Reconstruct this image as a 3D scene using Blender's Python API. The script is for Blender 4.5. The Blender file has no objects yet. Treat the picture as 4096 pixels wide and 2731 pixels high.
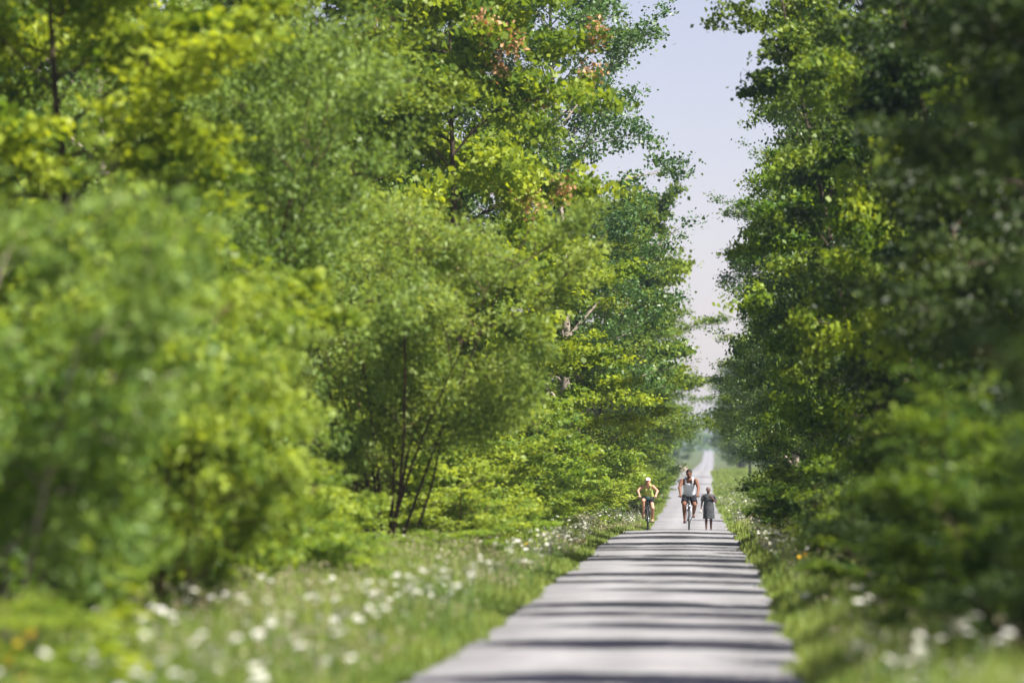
import bpy, bmesh, math, random
import numpy as np
from mathutils import Vector, Matrix
R = math.radians
scn = bpy.context.scene
C = scn.collection

# ------------------------------------------------------------------ camera
F = 200.0
cam_d = bpy.data.cameras.new('camera')
cam = bpy.data.objects.new('camera', cam_d); C.objects.link(cam); scn.camera = cam
cam_d.sensor_width = 36.0; cam_d.lens = F
cam_d.clip_start = 0.5; cam_d.clip_end = 20000
PXF = F / 36.0 * 4096.0                      # focal length in photo pixels
HX, HY = 2843.0, 1880.0                      # where the straight path runs to
cam.location = (0, 0, 1.75)
cam.rotation_euler = (R(90) + math.atan((HY - 1365.5) / PXF), 0, math.atan((HX - 2048) / PXF))
cam_d.dof.use_dof = True; cam_d.dof.focus_distance = 176.0; cam_d.dof.aperture_fstop = 1.55
cam_d.dof.aperture_blades = 9
HAZE = 1.2e-4

# ------------------------------------------------------------------ light
SUN_EL, SUN_AZ = 54.0, 27.0                  # azimuth: degrees behind the +X axis
se, sa = R(SUN_EL), R(SUN_AZ)
sdir = Vector((math.cos(se) * math.cos(sa), -math.cos(se) * math.sin(sa), math.sin(se)))
world = bpy.data.worlds.new('World'); scn.world = world; world.use_nodes = True
wn = world.node_tree.nodes; wl = world.node_tree.links
sky = wn.new('ShaderNodeTexSky'); sky.sky_type = 'NISHITA'; sky.sun_disc = False
sky.sun_elevation = se; sky.sun_rotation = R(90 + SUN_AZ)
sky.altitude = 100; sky.air_density = 0.6; sky.dust_density = 0.8; sky.ozone_density = 0.0
wn['Background'].inputs['Strength'].default_value = 0.078
wb = wn.new('ShaderNodeVectorMath'); wb.operation = 'MULTIPLY'; wb.inputs[1].default_value = (1.14, .885, .85)
wl.new(sky.outputs[0], wb.inputs[0]); wl.new(wb.outputs[0], wn['Background'].inputs['Color'])
sun_d = bpy.data.lights.new('sun', 'SUN'); sun_d.energy = 5.0; sun_d.angle = R(0.53); sun_d.color = (1, .955, .88)
sun = bpy.data.objects.new('sun', sun_d); C.objects.link(sun)
sun.rotation_euler = (-sdir).to_track_quat('-Z', 'Y').to_euler()
scn.view_settings.view_transform = 'Standard'; scn.view_settings.look = 'None'
scn.view_settings.exposure = 1.15; scn.view_settings.gamma = 1.0
scn.view_settings.use_curve_mapping = False
cy = scn.cycles
cy.max_bounces = 6; cy.diffuse_bounces = 4; cy.glossy_bounces = 2; cy.transmission_bounces = 4
cy.transparent_max_bounces = 4; cy.volume_bounces = 0
cy.use_denoising = True; cy.sample_clamp_indirect = 4.0; cy.caustics_reflective = False; cy.caustics_refractive = False

# ------------------------------------------------------------------ helpers
def tag(o, label=None, cat=None, group=None, kind=None):
    if label: o['label'] = label
    if cat: o['category'] = cat
    if group: o['group'] = group
    if kind: o['kind'] = kind
    return o

def empty(name, loc=(0, 0, 0), rz=0.0, scale=None):
    o = bpy.data.objects.new(name, None); C.objects.link(o)
    o.location = loc; o.rotation_euler = (0, 0, rz); o.empty_display_size = .2
    if scale: o.scale = scale
    return o

def link(name, me, mat=None, parent=None):
    o = bpy.data.objects.new(name, me); C.objects.link(o)
    if mat and not me.materials: me.materials.append(mat)
    if parent: o.parent = parent
    return o

def mesh_np(name, V, Fq, tint=None, smooth=False):
    """V (n,3); Fq (m,k) one polygon size."""
    me = bpy.data.meshes.new(name)
    V = np.asarray(V, np.float32); Fq = np.asarray(Fq, np.int32)
    m, k = Fq.shape
    me.vertices.add(len(V)); me.vertices.foreach_set('co', V.ravel())
    me.loops.add(m * k); me.loops.foreach_set('vertex_index', Fq.ravel())
    me.polygons.add(m)
    me.polygons.foreach_set('loop_start', np.arange(0, m * k, k, dtype=np.int32))
    me.polygons.foreach_set('loop_total', np.full(m, k, np.int32))
    if smooth: me.polygons.foreach_set('use_smooth', np.ones(m, bool))
    if tint is not None:
        a = me.attributes.new('tint', 'FLOAT', 'POINT'); a.data.foreach_set('value', np.asarray(tint, np.float32))
    me.update(calc_edges=True)
    return me

class Soup:
    """collects tubes and other shapes as quads (triangles as degenerate-free quads are avoided)"""
    def __init__(s): s.V = []; s.F = []; s.n = 0
    def add(s, V, Fq):
        s.V.append(np.asarray(V, float)); s.F.append(np.asarray(Fq, int) + s.n); s.n += len(V)
    def tube(s, P, r, k=6, caps=True):
        P = np.asarray(P, float); n = len(P); r = np.broadcast_to(np.asarray(r, float), (n,))
        T = np.gradient(P, axis=0); T /= np.linalg.norm(T, axis=1)[:, None] + 1e-9
        up = np.array([0, 0, 1.]) if abs(T[0][2]) < .9 else np.array([1., 0, 0])
        rings = []
        u = np.cross(T[0], up); u /= np.linalg.norm(u)
        for i in range(n):
            u = u - T[i] * np.dot(u, T[i]); u /= np.linalg.norm(u) + 1e-9
            w = np.cross(T[i], u)
            a = np.arange(k) * 2 * np.pi / k
            rings.append(P[i] + r[i] * (np.cos(a)[:, None] * u + np.sin(a)[:, None] * w))
        V = np.concatenate(rings); Fq = []
        for i in range(n - 1):
            for j in range(k):
                a, b = i * k + j, i * k + (j + 1) % k
                Fq.append((a, b, b + k, a + k))
        if caps and k in (4, 6, 8):
            for base, rev in ((0, True), ((n - 1) * k, False)):
                for j in range(1, k - 2, 2):
                    q = (base, base + j, base + j + 1, base + j + 2)
                    Fq.append(q[::-1] if rev else q)
        s.add(V, Fq)
    def box(s, c, d, rz=0, rx=0):
        c = np.array(c, float); d = np.array(d, float) / 2
        V = np.array([(x, y, z) for x in (-1, 1) for y in (-1, 1) for z in (-1, 1)], float) * d
        M = np.array(Matrix.Rotation(rz, 3, 'Z') @ Matrix.Rotation(rx, 3, 'X'))
        s.add(V @ M.T + c, [(0, 1, 3, 2), (4, 6, 7, 5), (0, 4, 5, 1), (2, 3, 7, 6), (0, 2, 6, 4), (1, 5, 7, 3)])
    def torus(s, c, Rm, r, axis='x', n=40, k=8, arc=(0, 2 * math.pi)):
        a = np.linspace(arc[0], arc[1], n + 1)[:-1] if arc[1] - arc[0] > 6.28 else np.linspace(arc[0], arc[1], n)
        closed = arc[1] - arc[0] > 6.28
        V = []
        for t in a:
            for q in np.arange(k) * 2 * np.pi / k:
                rr = Rm + r * math.cos(q); V.append((r * math.sin(q), rr * math.cos(t), rr * math.sin(t)))
        Fq = []
        m = len(a)
        for i in range(m if closed else m - 1):
            for j in range(k):
                A = i * k + j; B = i * k + (j + 1) % k; Cc = ((i + 1) % m) * k + (j + 1) % k; D = ((i + 1) % m) * k + j
                Fq.append((A, B, Cc, D))
        s.add(np.array(V) + np.array(c), Fq)
    def ell(s, c, r, M=None, nu=14, nv=10):
        V = []; Fq = []
        for i in range(nv + 1):
            th = math.pi * (i + .02) / (nv + .04)
            for j in range(nu):
                ph = 2 * math.pi * j / nu
                V.append((math.sin(th) * math.cos(ph) * r[0], math.sin(th) * math.sin(ph) * r[1], math.cos(th) * r[2]))
        for i in range(nv):
            for j in range(nu):
                a = i * nu + j; b = i * nu + (j + 1) % nu; Fq.append((a, a + nu, b + nu, b))
        V = np.array(V)
        if M is not None: V = V @ np.array(M).T
        s.add(V + np.array(c), Fq)
        n0 = s.n - len(V)
        for j in range(1, nu - 2, 2):
            s.F.append(np.array([(n0, n0 + j, n0 + j + 1, n0 + j + 2)]))
            e = n0 + nv * nu
            s.F.append(np.array([(e, e + j + 2, e + j + 1, e + j)]))
    def mesh(s, name, smooth=False):
        return mesh_np(name, np.concatenate(s.V), np.concatenate(s.F), smooth=smooth)

# ------------------------------------------------------------------ materials
def mat(name, col, rough=.7, spec=.3, noise=None, metal=0, bump=0):
    m = bpy.data.materials.new(name); m.use_nodes = True
    nt = m.node_tree; b = nt.nodes['Principled BSDF']
    b.inputs['Base Color'].default_value = (*col, 1); b.inputs['Roughness'].default_value = rough
    b.inputs['Specular IOR Level'].default_value = spec; b.inputs['Metallic'].default_value = metal
    if noise:
        sc_, amt = noise
        tc = nt.nodes.new('ShaderNodeTexCoord'); n = nt.nodes.new('ShaderNodeTexNoise'); n.inputs['Scale'].default_value = sc_
        n.inputs['Detail'].default_value = 6
        nt.links.new(tc.outputs['Object'], n.inputs['Vector'])
        r = nt.nodes.new('ShaderNodeMapRange'); r.inputs[1].default_value = .3; r.inputs[2].default_value = .7
        r.inputs[3].default_value = 1 - amt; r.inputs[4].default_value = 1 + amt
        nt.links.new(n.outputs[0], r.inputs[0])
        h = nt.nodes.new('ShaderNodeVectorMath'); h.operation = 'SCALE'; h.inputs[0].default_value = col
        nt.links.new(r.outputs[0], h.inputs['Scale']); nt.links.new(h.outputs[0], b.inputs['Base Color'])
        if bump:
            bp = nt.nodes.new('ShaderNodeBump'); bp.inputs['Strength'].default_value = bump
            nt.links.new(n.outputs[0], bp.inputs['Height']); nt.links.new(bp.outputs[0], b.inputs['Normal'])
    return m

def leaf_mat(name, c0, c1, trans=.4, rough=.5, objvar=.12, spec=.35, tcol=(1.25, 1.15, .5)):
    """leaf colour runs from c0 to c1 with the spray's own tint; some light passes through."""
    m = bpy.data.materials.new(name); m.use_nodes = True
    nt = m.node_tree; N = nt.nodes; L = nt.links; b = N['Principled BSDF']; out = N['Material Output']
    at = N.new('ShaderNodeAttribute'); at.attribute_name = 'tint'
    oi = N.new('ShaderNodeObjectInfo')
    mx = N.new('ShaderNodeMix'); mx.data_type = 'RGBA'; mx.inputs[6].default_value = (*c0, 1); mx.inputs[7].default_value = (*c1, 1)
    L.new(at.outputs['Fac'], mx.inputs[0])
    hs = N.new('ShaderNodeHueSaturation')
    r1 = N.new('ShaderNodeMapRange'); r1.inputs[3].default_value = .5 - objvar * .12; r1.inputs[4].default_value = .5 + objvar * .12
    L.new(oi.outputs['Random'], r1.inputs[0]); L.new(r1.outputs[0], hs.inputs['Hue'])
    r2 = N.new('ShaderNodeMapRange'); r2.inputs[3].default_value = 1 + objvar; r2.inputs[4].default_value = 1 - objvar
    L.new(oi.outputs['Random'], r2.inputs[0]); L.new(r2.outputs[0], hs.inputs['Value'])
    L.new(mx.outputs[2], hs.inputs['Color'])
    L.new(hs.outputs[0], b.inputs['Base Color']); b.inputs['Roughness'].default_value = rough
    b.inputs['Specular IOR Level'].default_value = spec
    tr = N.new('ShaderNodeBsdfTranslucent'); vm = N.new('ShaderNodeVectorMath'); vm.operation = 'MULTIPLY'
    vm.inputs[1].default_value = tcol
    L.new(hs.outputs[0], vm.inputs[0]); L.new(vm.outputs[0], tr.inputs['Color'])
    ms = N.new('ShaderNodeMixShader'); ms.inputs[0].default_value = trans
    L.new(b.outputs[0], ms.inputs[1]); L.new(tr.outputs[0], ms.inputs[2]); L.new(ms.outputs[0], out.inputs['Surface'])
    return m

M_maple = leaf_mat('maple_leaf', (.10, .19, .020), (.36, .46, .04), .5)
M_poplar = leaf_mat('poplar_leaf', (.06, .135, .035), (.16, .26, .055), .36, rough=.4, spec=.5)
M_olive = leaf_mat('willow_leaf', (.145, .235, .045), (.36, .47, .11), .48)
M_bush = leaf_mat('bush_leaf', (.13, .22, .035), (.38, .49, .075), .5)
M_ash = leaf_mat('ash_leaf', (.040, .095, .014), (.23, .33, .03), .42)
M_shade_tint = leaf_mat('shade_tinted_leaf', (.015, .036, .008), (.07, .115, .015), .30)  # shade of the right-hand wall painted into a darker leaf colour
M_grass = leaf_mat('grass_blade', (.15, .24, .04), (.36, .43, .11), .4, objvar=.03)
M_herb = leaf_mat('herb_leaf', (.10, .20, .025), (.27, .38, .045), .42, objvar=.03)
M_keys = leaf_mat('maple_keys', (.60, .32, .16), (.70, .44, .24), .3, tcol=(1.2, .8, .6))
M_bark = mat('bark', (.075, .055, .042), .9, .1, (9, .4), bump=.5)
M_bark_pale = mat('pale_bark', (.30, .25, .20), .9, .1, (9, .3), bump=.4)
M_bark_dark = mat('dark_stem', (.085, .048, .036), .85, .15, (14, .4))
M_floret = mat('white_floret', (.66, .65, .58), .8, .1)
M_stemg = mat('green_stem', (.10, .17, .04), .7, .2)
M_yellow = mat('yellow_petal', (.72, .42, .02), .7, .1)

# ------------------------------------------------------------------ terrain
PROF = np.array([(-400, 0), (0, 0), (150, 0), (164, -.01), (176, -.13), (208, -.50), (232, -.70), (255, -.64), (291, -.53),
                 (352, -.46), (400, .05), (428, .45), (505, 1.0), (578, 1.5), (600, 1.58), (620, 1.5), (700, .8), (820, .7),
                 (945, 1.9), (1250, 3.0), (1549, 4.1), (2022, 8.4), (2150, 9.0), (2600, 8.0), (3500, 8.0), (20000, 8.0)], float)
_yy = np.arange(-400, 4000, 1.0)
_zz = np.interp(_yy, PROF[:, 0], PROF[:, 1])
_k = np.hanning(11); _k /= _k.sum()
_zz = np.convolve(np.pad(_zz, 5, mode='edge'), _k, mode='valid')
CEN = np.array([(-400, -.87), (166, -.87), (255, -.95), (291, -1.0), (352, -1.3), (428, -1.4), (578, -1.5), (700, -1.5), (945, -1.35),
                (1250, -1.0), (1549, -.85), (2022, -.7), (20000, -.7)], float)
def gz(y): return np.interp(y, _yy, _zz)
def pc(y): return np.interp(y, CEN[:, 0], CEN[:, 1])
def wob(y, s):
    return .07 * np.sin(y * .045 + s) + .04 * np.sin(y * .13 + 2 * s) + .015 * np.sin(y * .5 + 3 * s)
def edge(y, side):                                # path edge, side -1 / +1
    return pc(y) + side * (1.68 + wob(y, 1.3 if side < 0 else 4.1))
def ground_z(x, y):
    d = np.abs(x - pc(y)) - 1.6
    n = .05 * np.sin(x * 1.3 + y * .21) * np.sin(y * .37 + x * .4)
    drop = -.10 * np.clip(d / .8, 0, 1) + n * np.clip(d / 1.0, 0, 1)
    far = np.clip((np.abs(x) - 30) / 200, 0, 1)
    return gz(y) - .004 + drop * (1 - far)

xs = np.unique(np.concatenate([-np.geomspace(12, 2400, 20), np.arange(-12, 12.01, .5), np.geomspace(12, 2400, 20)]))
ys = np.concatenate([np.arange(-300, 10, 20), np.arange(10, 250, 1.5), np.arange(250, 700, 6), np.arange(700, 2400, 25), np.geomspace(2400, 6500, 10)])
X, Y = np.meshgrid(xs, ys); Z = ground_z(X, Y) - .0
V = np.stack([X.ravel(), Y.ravel(), Z.ravel()], 1)
nx, ny = len(xs), len(ys)
I = (np.arange(ny - 1)[:, None] * nx + np.arange(nx - 1)[None]).ravel()
me = mesh_np('ground', V, np.stack([I, I + 1, I + 1 + nx, I + nx], 1), smooth=True)
g = link('ground', me, mat('meadow_soil', (.085, .105, .035), .95, .1, (1.3, .35)))
tag(g, 'low green meadow ground beside and beyond the path', 'ground', kind='structure')

# path: crushed limestone, slightly crowned, ragged edges
ysp = np.concatenate([np.arange(5, 260, .4), np.arange(260, 700, 3), np.arange(700, 2200, 15)])
cols = np.array([-1, -.93, -.75, -.5, -.25, 0, .25, .5, .75, .93, 1.0])
rng = np.random.default_rng(3)
Vp = []
for y in ysp:
    a, b = edge(y, -1), edge(y, 1)
    a += rng.normal(0, .018); b += rng.normal(0, .018)
    c = (a + b) / 2; h = (b - a) / 2
    x = c + h * cols
    z = gz(y) + .03 * (1 - cols ** 2) + .010 * (1 - (np.abs(cols) > .99)) - .02 * (np.abs(cols) > .99)
    Vp.append(np.stack([x, np.full_like(x, y), z], 1))
Vp = np.concatenate(Vp); k = len(cols)
I = (np.arange(len(ysp) - 1)[:, None] * k + np.arange(k - 1)[None]).ravel()
me = mesh_np('path', Vp, np.stack([I, I + 1, I + 1 + k, I + k], 1), smooth=True)
pm = bpy.data.materials.new('limestone_dust'); pm.use_nodes = True
nt = pm.node_tree; N = nt.nodes; L = nt.links; b = N['Principled BSDF']; b.inputs['Roughness'].default_value = .92
b.inputs['Specular IOR Level'].default_value = .15
tc = N.new('ShaderNodeTexCoord')
n1 = N.new('ShaderNodeTexNoise'); n1.inputs['Scale'].default_value = .55; n1.inputs['Detail'].default_value = 5
n2 = N.new('ShaderNodeTexNoise'); n2.inputs['Scale'].default_value = 42; n2.inputs['Detail'].default_value = 4
n3 = N.new('ShaderNodeTexVoronoi'); n3.inputs['Scale'].default_value = 26
for n in (n1, n2, n3): L.new(tc.outputs['Object'], n.inputs['Vector'])
cr = N.new('ShaderNodeValToRGB'); cr.color_ramp.elements[0].position = .32; cr.color_ramp.elements[0].color = (.225, .222, .229, 1)
cr.color_ramp.elements[1].position = .68; cr.color_ramp.elements[1].color = (.31, .306, .315, 1)
L.new(n1.outputs[0], cr.inputs[0])
mr = N.new('ShaderNodeMapRange'); mr.inputs[1].default_value = .3; mr.inputs[2].default_value = .7; mr.inputs[3].default_value = .78; mr.inputs[4].default_value = 1.16
L.new(n2.outputs[0], mr.inputs[0])
mr3 = N.new('ShaderNodeMapRange'); mr3.inputs[1].default_value = 0; mr3.inputs[2].default_value = .12; mr3.inputs[3].default_value = .62; mr3.inputs[4].default_value = 1
L.new(n3.outputs['Distance'], mr3.inputs[0])
mm = N.new('ShaderNodeMath'); mm.operation = 'MULTIPLY'; L.new(mr.outputs[0], mm.inputs[0]); L.new(mr3.outputs[0], mm.inputs[1])
sx = N.new('ShaderNodeSeparateXYZ'); L.new(tc.outputs['Object'], sx.inputs[0])
wv = N.new('ShaderNodeMath'); wv.operation = 'ADD'; wv.inputs[1].default_value = .87; L.new(sx.outputs['X'], wv.inputs[0])
ab = N.new('ShaderNodeMath'); ab.operation = 'ABSOLUTE'; L.new(wv.outputs[0], ab.inputs[0])
sub = N.new('ShaderNodeMath'); sub.operation = 'SUBTRACT'; sub.inputs[1].default_value = .62; L.new(ab.outputs[0], sub.inputs[0])
ab2 = N.new('ShaderNodeMath'); ab2.operation = 'ABSOLUTE'; L.new(sub.outputs[0], ab2.inputs[0])
trk = N.new('ShaderNodeMapRange'); trk.inputs[1].default_value = .12; trk.inputs[2].default_value = .55; trk.inputs[3].default_value = 1.06; trk.inputs[4].default_value = .88
L.new(ab2.outputs[0], trk.inputs[0])
n5 = N.new('ShaderNodeTexNoise'); n5.inputs['Scale'].default_value = 2.6; n5.inputs['Detail'].default_value = 8; n5.inputs['Roughness'].default_value = .65; L.new(tc.outputs['Object'], n5.inputs['Vector'])
m5 = N.new('ShaderNodeMapRange'); m5.inputs[1].default_value = .33; m5.inputs[2].default_value = .62; m5.inputs[3].default_value = .80; m5.inputs[4].default_value = 1.06; L.new(n5.outputs[0], m5.inputs[0])
ma = N.new('ShaderNodeMath'); ma.operation = 'MULTIPLY'; L.new(trk.outputs[0], ma.inputs[0]); L.new(m5.outputs[0], ma.inputs[1])
mb = N.new('ShaderNodeMath'); mb.operation = 'MULTIPLY'; L.new(ma.outputs[0], mb.inputs[0]); L.new(mm.outputs[0], mb.inputs[1]); mm = mb
vs = N.new('ShaderNodeVectorMath'); vs.operation = 'SCALE'; L.new(cr.outputs[0], vs.inputs[0]); L.new(mm.outputs[0], vs.inputs['Scale'])
L.new(vs.outputs[0], b.inputs['Base Color'])
bp = N.new('ShaderNodeBump'); bp.inputs['Strength'].default_value = .35; bp.inputs['Distance'].default_value = .01
L.new(n2.outputs[0], bp.inputs['Height']); L.new(bp.outputs[0], b.inputs['Normal'])
p = link('path', me, pm)
tag(p, 'pale crushed stone trail running straight between the trees', 'path', kind='structure')

# ------------------------------------------------------------------ leaves and trees
def unit(v): return v / (np.linalg.norm(v, axis=-1, keepdims=True) + 1e-9)

def leaves_mesh(name, P, size, aspect, rng, up=.6, tint=None, fold=.12, droop=0.0, axis=None):
    """one folded diamond per leaf at P."""
    n = len(P)
    nrm = unit(rng.normal(0, 1, (n, 3)) * (1 - up) + np.array([0, 0, 1.]) * up * np.sign(rng.random((n, 1)) - .0))
    t = rng.normal(0, 1, (n, 3)); t[:, 2] -= droop
    if axis is not None: t = t * .6 + axis
    t = unit(t - nrm * (t * nrm).sum(1, keepdims=True)); b_ = np.cross(nrm, t)
    s = size * (.5 + .95 * rng.random((n, 1)))
    w = s * aspect
    V = np.stack([P - t * s * .5, P + b_ * w * .5 + nrm * s * fold - t * s * .08, P + t * s * .5, P - b_ * w * .5 + nrm * s * fold - t * s * .08], 1)
    Fq = np.arange(4 * n).reshape(n, 4)
    if tint is None: tint = rng.random(n)
    return mesh_np(name, V.reshape(-1, 3), Fq, tint=np.repeat(np.clip(tint, 0, 1), 4))

def gen_tree(seed, H=10., rad=2.6, base=.2, limbs=26, subs=7, sprays=7, per=14, leaf=.09, aspect=.75, flat=.45, spray_r=.22,
             rise=.35, trunk_r=.11, droop=0., shape='oval', up=.6, stems=1, spread=.0, keys=0, sub_len=.36, lean=0., tintvar=.28):
    rng = np.random.default_rng(seed)
    woods = []; LP = []; LT = []; KP = []; wood = Soup()
    for st in range(stems):
        a0 = 2 * np.pi * (st + rng.random() * .6) / stems
        off = np.array([math.cos(a0), math.sin(a0)])
        zt = np.linspace(0, 1, 9)
        bend = rng.normal(0, .12 * (rad / 2.5), 2)
        sp = off * spread * (.6 + .6 * rng.random()) if stems > 1 else np.zeros(2)
        hh = H * (.93 if stems == 1 else (.62 + .34 * rng.random()))
        TX = off[0] * .12 * (stems > 1) + sp[0] * zt ** 1.25 + bend[0] * np.sin(zt * 5) + lean * zt ** 1.5
        TY = off[1] * .12 * (stems > 1) + sp[1] * zt ** 1.25 + bend[1] * np.sin(zt * 4 + 1)
        T = np.stack([TX, TY, zt * hh - .15], 1)
        tr = trunk_r * (1 - zt * .86) * (1.0 if stems == 1 else .8)
        sw = wood if stems == 1 else Soup()
        sw.tube(T, tr, 8)
        nl = max(4, limbs // stems)
        for i in range(nl):
            f = base + (1 - base) * ((i + rng.random()) / nl) ** .9
            f = min(f, .985)
            p0 = np.array([np.interp(f, zt, T[:, j]) for j in range(3)])
            az = i * 2.399 + rng.normal(0, .4)
            if shape == 'oval': e = max(.22, math.sin(math.pi * min(1, (f - base * .7) / (1 - base * .7)) ** .8) ** .6)
            elif shape == 'column': e = .55 + .45 * math.sin(math.pi * f) - .45 * max(0, f - .75) / .25
            elif shape == 'dome': e = max(.25, math.sqrt(max(0, 1 - ((f - .35) / .7) ** 2)))
            else: e = max(.12, 1 - (f - base) / (1 - base))
            e *= .6 + .68 * rng.random(); rise_ = rise * rng.uniform(.2, 1.7)
            Lh = rad * e * (1 if stems == 1 else .75)
            d = np.array([math.cos(az), math.sin(az), 0])
            ts = np.linspace(0, 1, 6)
            zc = Lh * (rise_ * ts + .25 * ts * (1 - ts)) - droop * Lh * ts ** 2 * .5
            wv = rng.normal(0, .06 * Lh, 3)
            B = p0 + d * (Lh * ts)[:, None] + np.array([0, 0, 1]) * zc[:, None] + wv * np.sin(ts * 3)[:, None]
            rb = np.interp(f, zt, tr) * .5
            wood.tube(B, np.linspace(max(rb, .012), .006, 6), 4, caps=False)
            tl = rng.normal(0, .14)
            for s_ in range(subs):
                q = .22 + .78 * (s_ + rng.random()) / subs
                b0 = np.array([np.interp(q, ts, B[:, j]) for j in range(3)])
                sa_ = az + (1 if s_ % 2 else -1) * rng.uniform(.35, 1.2)
                Ls = rad * sub_len * (1.1 - .5 * q) * rng.uniform(.7, 1.3)
                ds = np.array([math.cos(sa_), math.sin(sa_), rise_ * .6 + rng.normal(0, .38) - droop * .5])
                b1 = b0 + ds * Ls
                wood.tube(np.stack([b0, (b0 + b1) / 2 + rng.normal(0, .04, 3), b1]), [.008, .006, .003], 3, caps=False)
                ns = sprays
                u = np.sort(rng.random(ns)) * .95 + .1
                cs = b0 + (b1 - b0) * u[:, None] + rng.normal(0, .06 + .06 * Ls, (ns, 3)) * np.array([1, 1, .6])
                npz = rng.poisson(per, ns) + 2
                idx = np.repeat(np.arange(ns), npz)
                lp = cs[idx] + rng.normal(0, spray_r, (len(idx), 3)) * np.array([1, 1, flat])
                lp[:, 2] -= droop * .3 * (np.linalg.norm(lp[:, :2] - cs[idx][:, :2], axis=1))
                stint = rng.normal(.45, tintvar + .04, ns) + tl + .12 * (f - .5)
                LP.append(lp); LT.append(stint[idx] + rng.normal(0, .10, len(idx)))
                if keys and f > .35 and rng.random() < keys:
                    KP.append(b1 + rng.normal(0, .13, (110, 3)))
        if stems > 1: woods.append(sw.mesh('stem', True))
    P = np.concatenate(LP); t = np.concatenate(LT)
    crown = leaves_mesh('crown', P, leaf, aspect, rng, up=up, tint=t, droop=droop * 2 + .2)
    km = leaves_mesh('seed_keys', np.concatenate(KP), .085, .6, rng, up=.2) if KP else None
    return dict(wood=wood.mesh('trunk', True), stems=woods, crown=crown, keys=km, n=len(P), H=H, rad=rad)

PROTO = {}
PROTO['maple'] = [gen_tree(11, 10, 3.0, .20, 30, 7, 6, 30, .12, .95, .42, .17, rise=.50, trunk_r=.13, up=.5, droop=.25),
                  gen_tree(12, 10, 3.0, .16, 30, 7, 6, 30, .12, .95, .42, .17, rise=.42, trunk_r=.12, up=.5, keys=.13, droop=.2)]
PROTO['poplar'] = [gen_tree(21, 18, 3.0, .18, 50, 7, 5, 28, .09, .95, .75, .16, rise=.75, trunk_r=.17, shape='column', up=.25, sub_len=.40),
                   gen_tree(22, 18, 3.0, .15, 50, 7, 5, 28, .09, .95, .75, .16, rise=.85, trunk_r=.16, shape='column', up=.25, sub_len=.40)]
PROTO['willow'] = [gen_tree(31, 7.2, 2.7, .20, 70, 7, 5, 28, .10, .36, .85, .14, rise=.6, trunk_r=.042, shape='dome', up=.3, stems=11, spread=2.4),
                   gen_tree(32, 7.2, 2.7, .16, 60, 7, 5, 30, .10, .36, .85, .14, rise=.8, trunk_r=.06, shape='dome', up=.3, stems=7, spread=1.7)]
PROTO['bush'] = [gen_tree(41, 4.0, 1.7, .12, 36, 5, 5, 22, .095, .7, .6, .11, rise=.45, trunk_r=.035, shape='dome', up=.45, stems=6, spread=1.1),
                 gen_tree(42, 4.0, 1.7, .05, 36, 5, 5, 22, .095, .7, .6, .11, rise=.35, trunk_r=.035, shape='dome', up=.45, stems=6, spread=1.1)]
PROTO['ash'] = [gen_tree(51, 12, 2.6, .10, 36, 7, 6, 25, .11, .6, .55, .17, rise=.45, trunk_r=.13, up=.45, droop=.2),
                gen_tree(52, 12, 2.6, .07, 36, 7, 6, 25, .11, .6, .55, .17, rise=.55, trunk_r=.12, up=.45, droop=.2)]
PROTO['leaning'] = [gen_tree(81, 13, 2.6, .22, 26, 6, 5, 24, .11, .9, .5, .15, rise=.45, trunk_r=.11, up=.45, droop=.2, lean=-1.7)]
PROTO['sallow'] = [gen_tree(71, 4.3, 1.7, .18, 34, 6, 4, 15, .125, .42, .8, .12, rise=.7, trunk_r=.045, shape='dome', up=.4, stems=7, spread=1.3)]
PROTO['far'] = [gen_tree(61, 12, 3.0, .10, 26, 5, 5, 13, .22, .8, .6, .34, rise=.4, trunk_r=.14, up=.5)]
BARK = dict(maple=M_bark, poplar=M_bark_pale, willow=M_bark_dark, bush=M_bark_dark, ash=M_bark, far=M_bark, sallow=M_bark_pale, leaning=M_bark)
LEAF = dict(maple=M_maple, poplar=M_poplar, willow=M_olive, bush=M_bush, ash=M_ash, far=M_ash, sallow=M_olive, leaning=M_ash)
_cache = {}
def shared(me, m):
    key = (me.name, m.name)
    if key not in _cache:
        if not me.materials: me.materials.append(m); _cache[key] = me
        elif me.materials[0] == m: _cache[key] = me
        else:
            c = me.copy(); c.materials.clear(); c.materials.append(m); _cache[key] = c
    return _cache[key]

def tree(kind, v, x, y, H, rx, ry, rz, name, label, cat, group=None, leaf=None, lift=0.0):
    p_ = PROTO[kind][v % len(PROTO[kind])]
    t = empty(name, (x, y, float(ground_z(x, y)) - lift), 0)
    tag(t, label, cat, group)
    S = Matrix.Diagonal((rx / p_['rad'], ry / p_['rad'], H / p_['H'], 1)) @ Matrix.Rotation(R(rz), 4, 'Z')
    def part(nm, me, m):
        o = link(nm, shared(me, m), None, t); o.matrix_local = S
        return o
    if p_['stems']:
        for s_ in p_['stems']: part('stem', s_, BARK[kind])
        part('branches', p_['wood'], BARK[kind])['kind'] = 'stuff'
    else: part('trunk', p_['wood'], BARK[kind])
    c_ = part('crown', p_['crown'], leaf or LEAF[kind]); c_['kind'] = 'stuff'
    if p_['keys'] and 'seed clusters' in label:
        k_ = part('seed_cluster', p_['keys'], M_keys); k_['kind'] = 'stuff'
    return t

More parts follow.
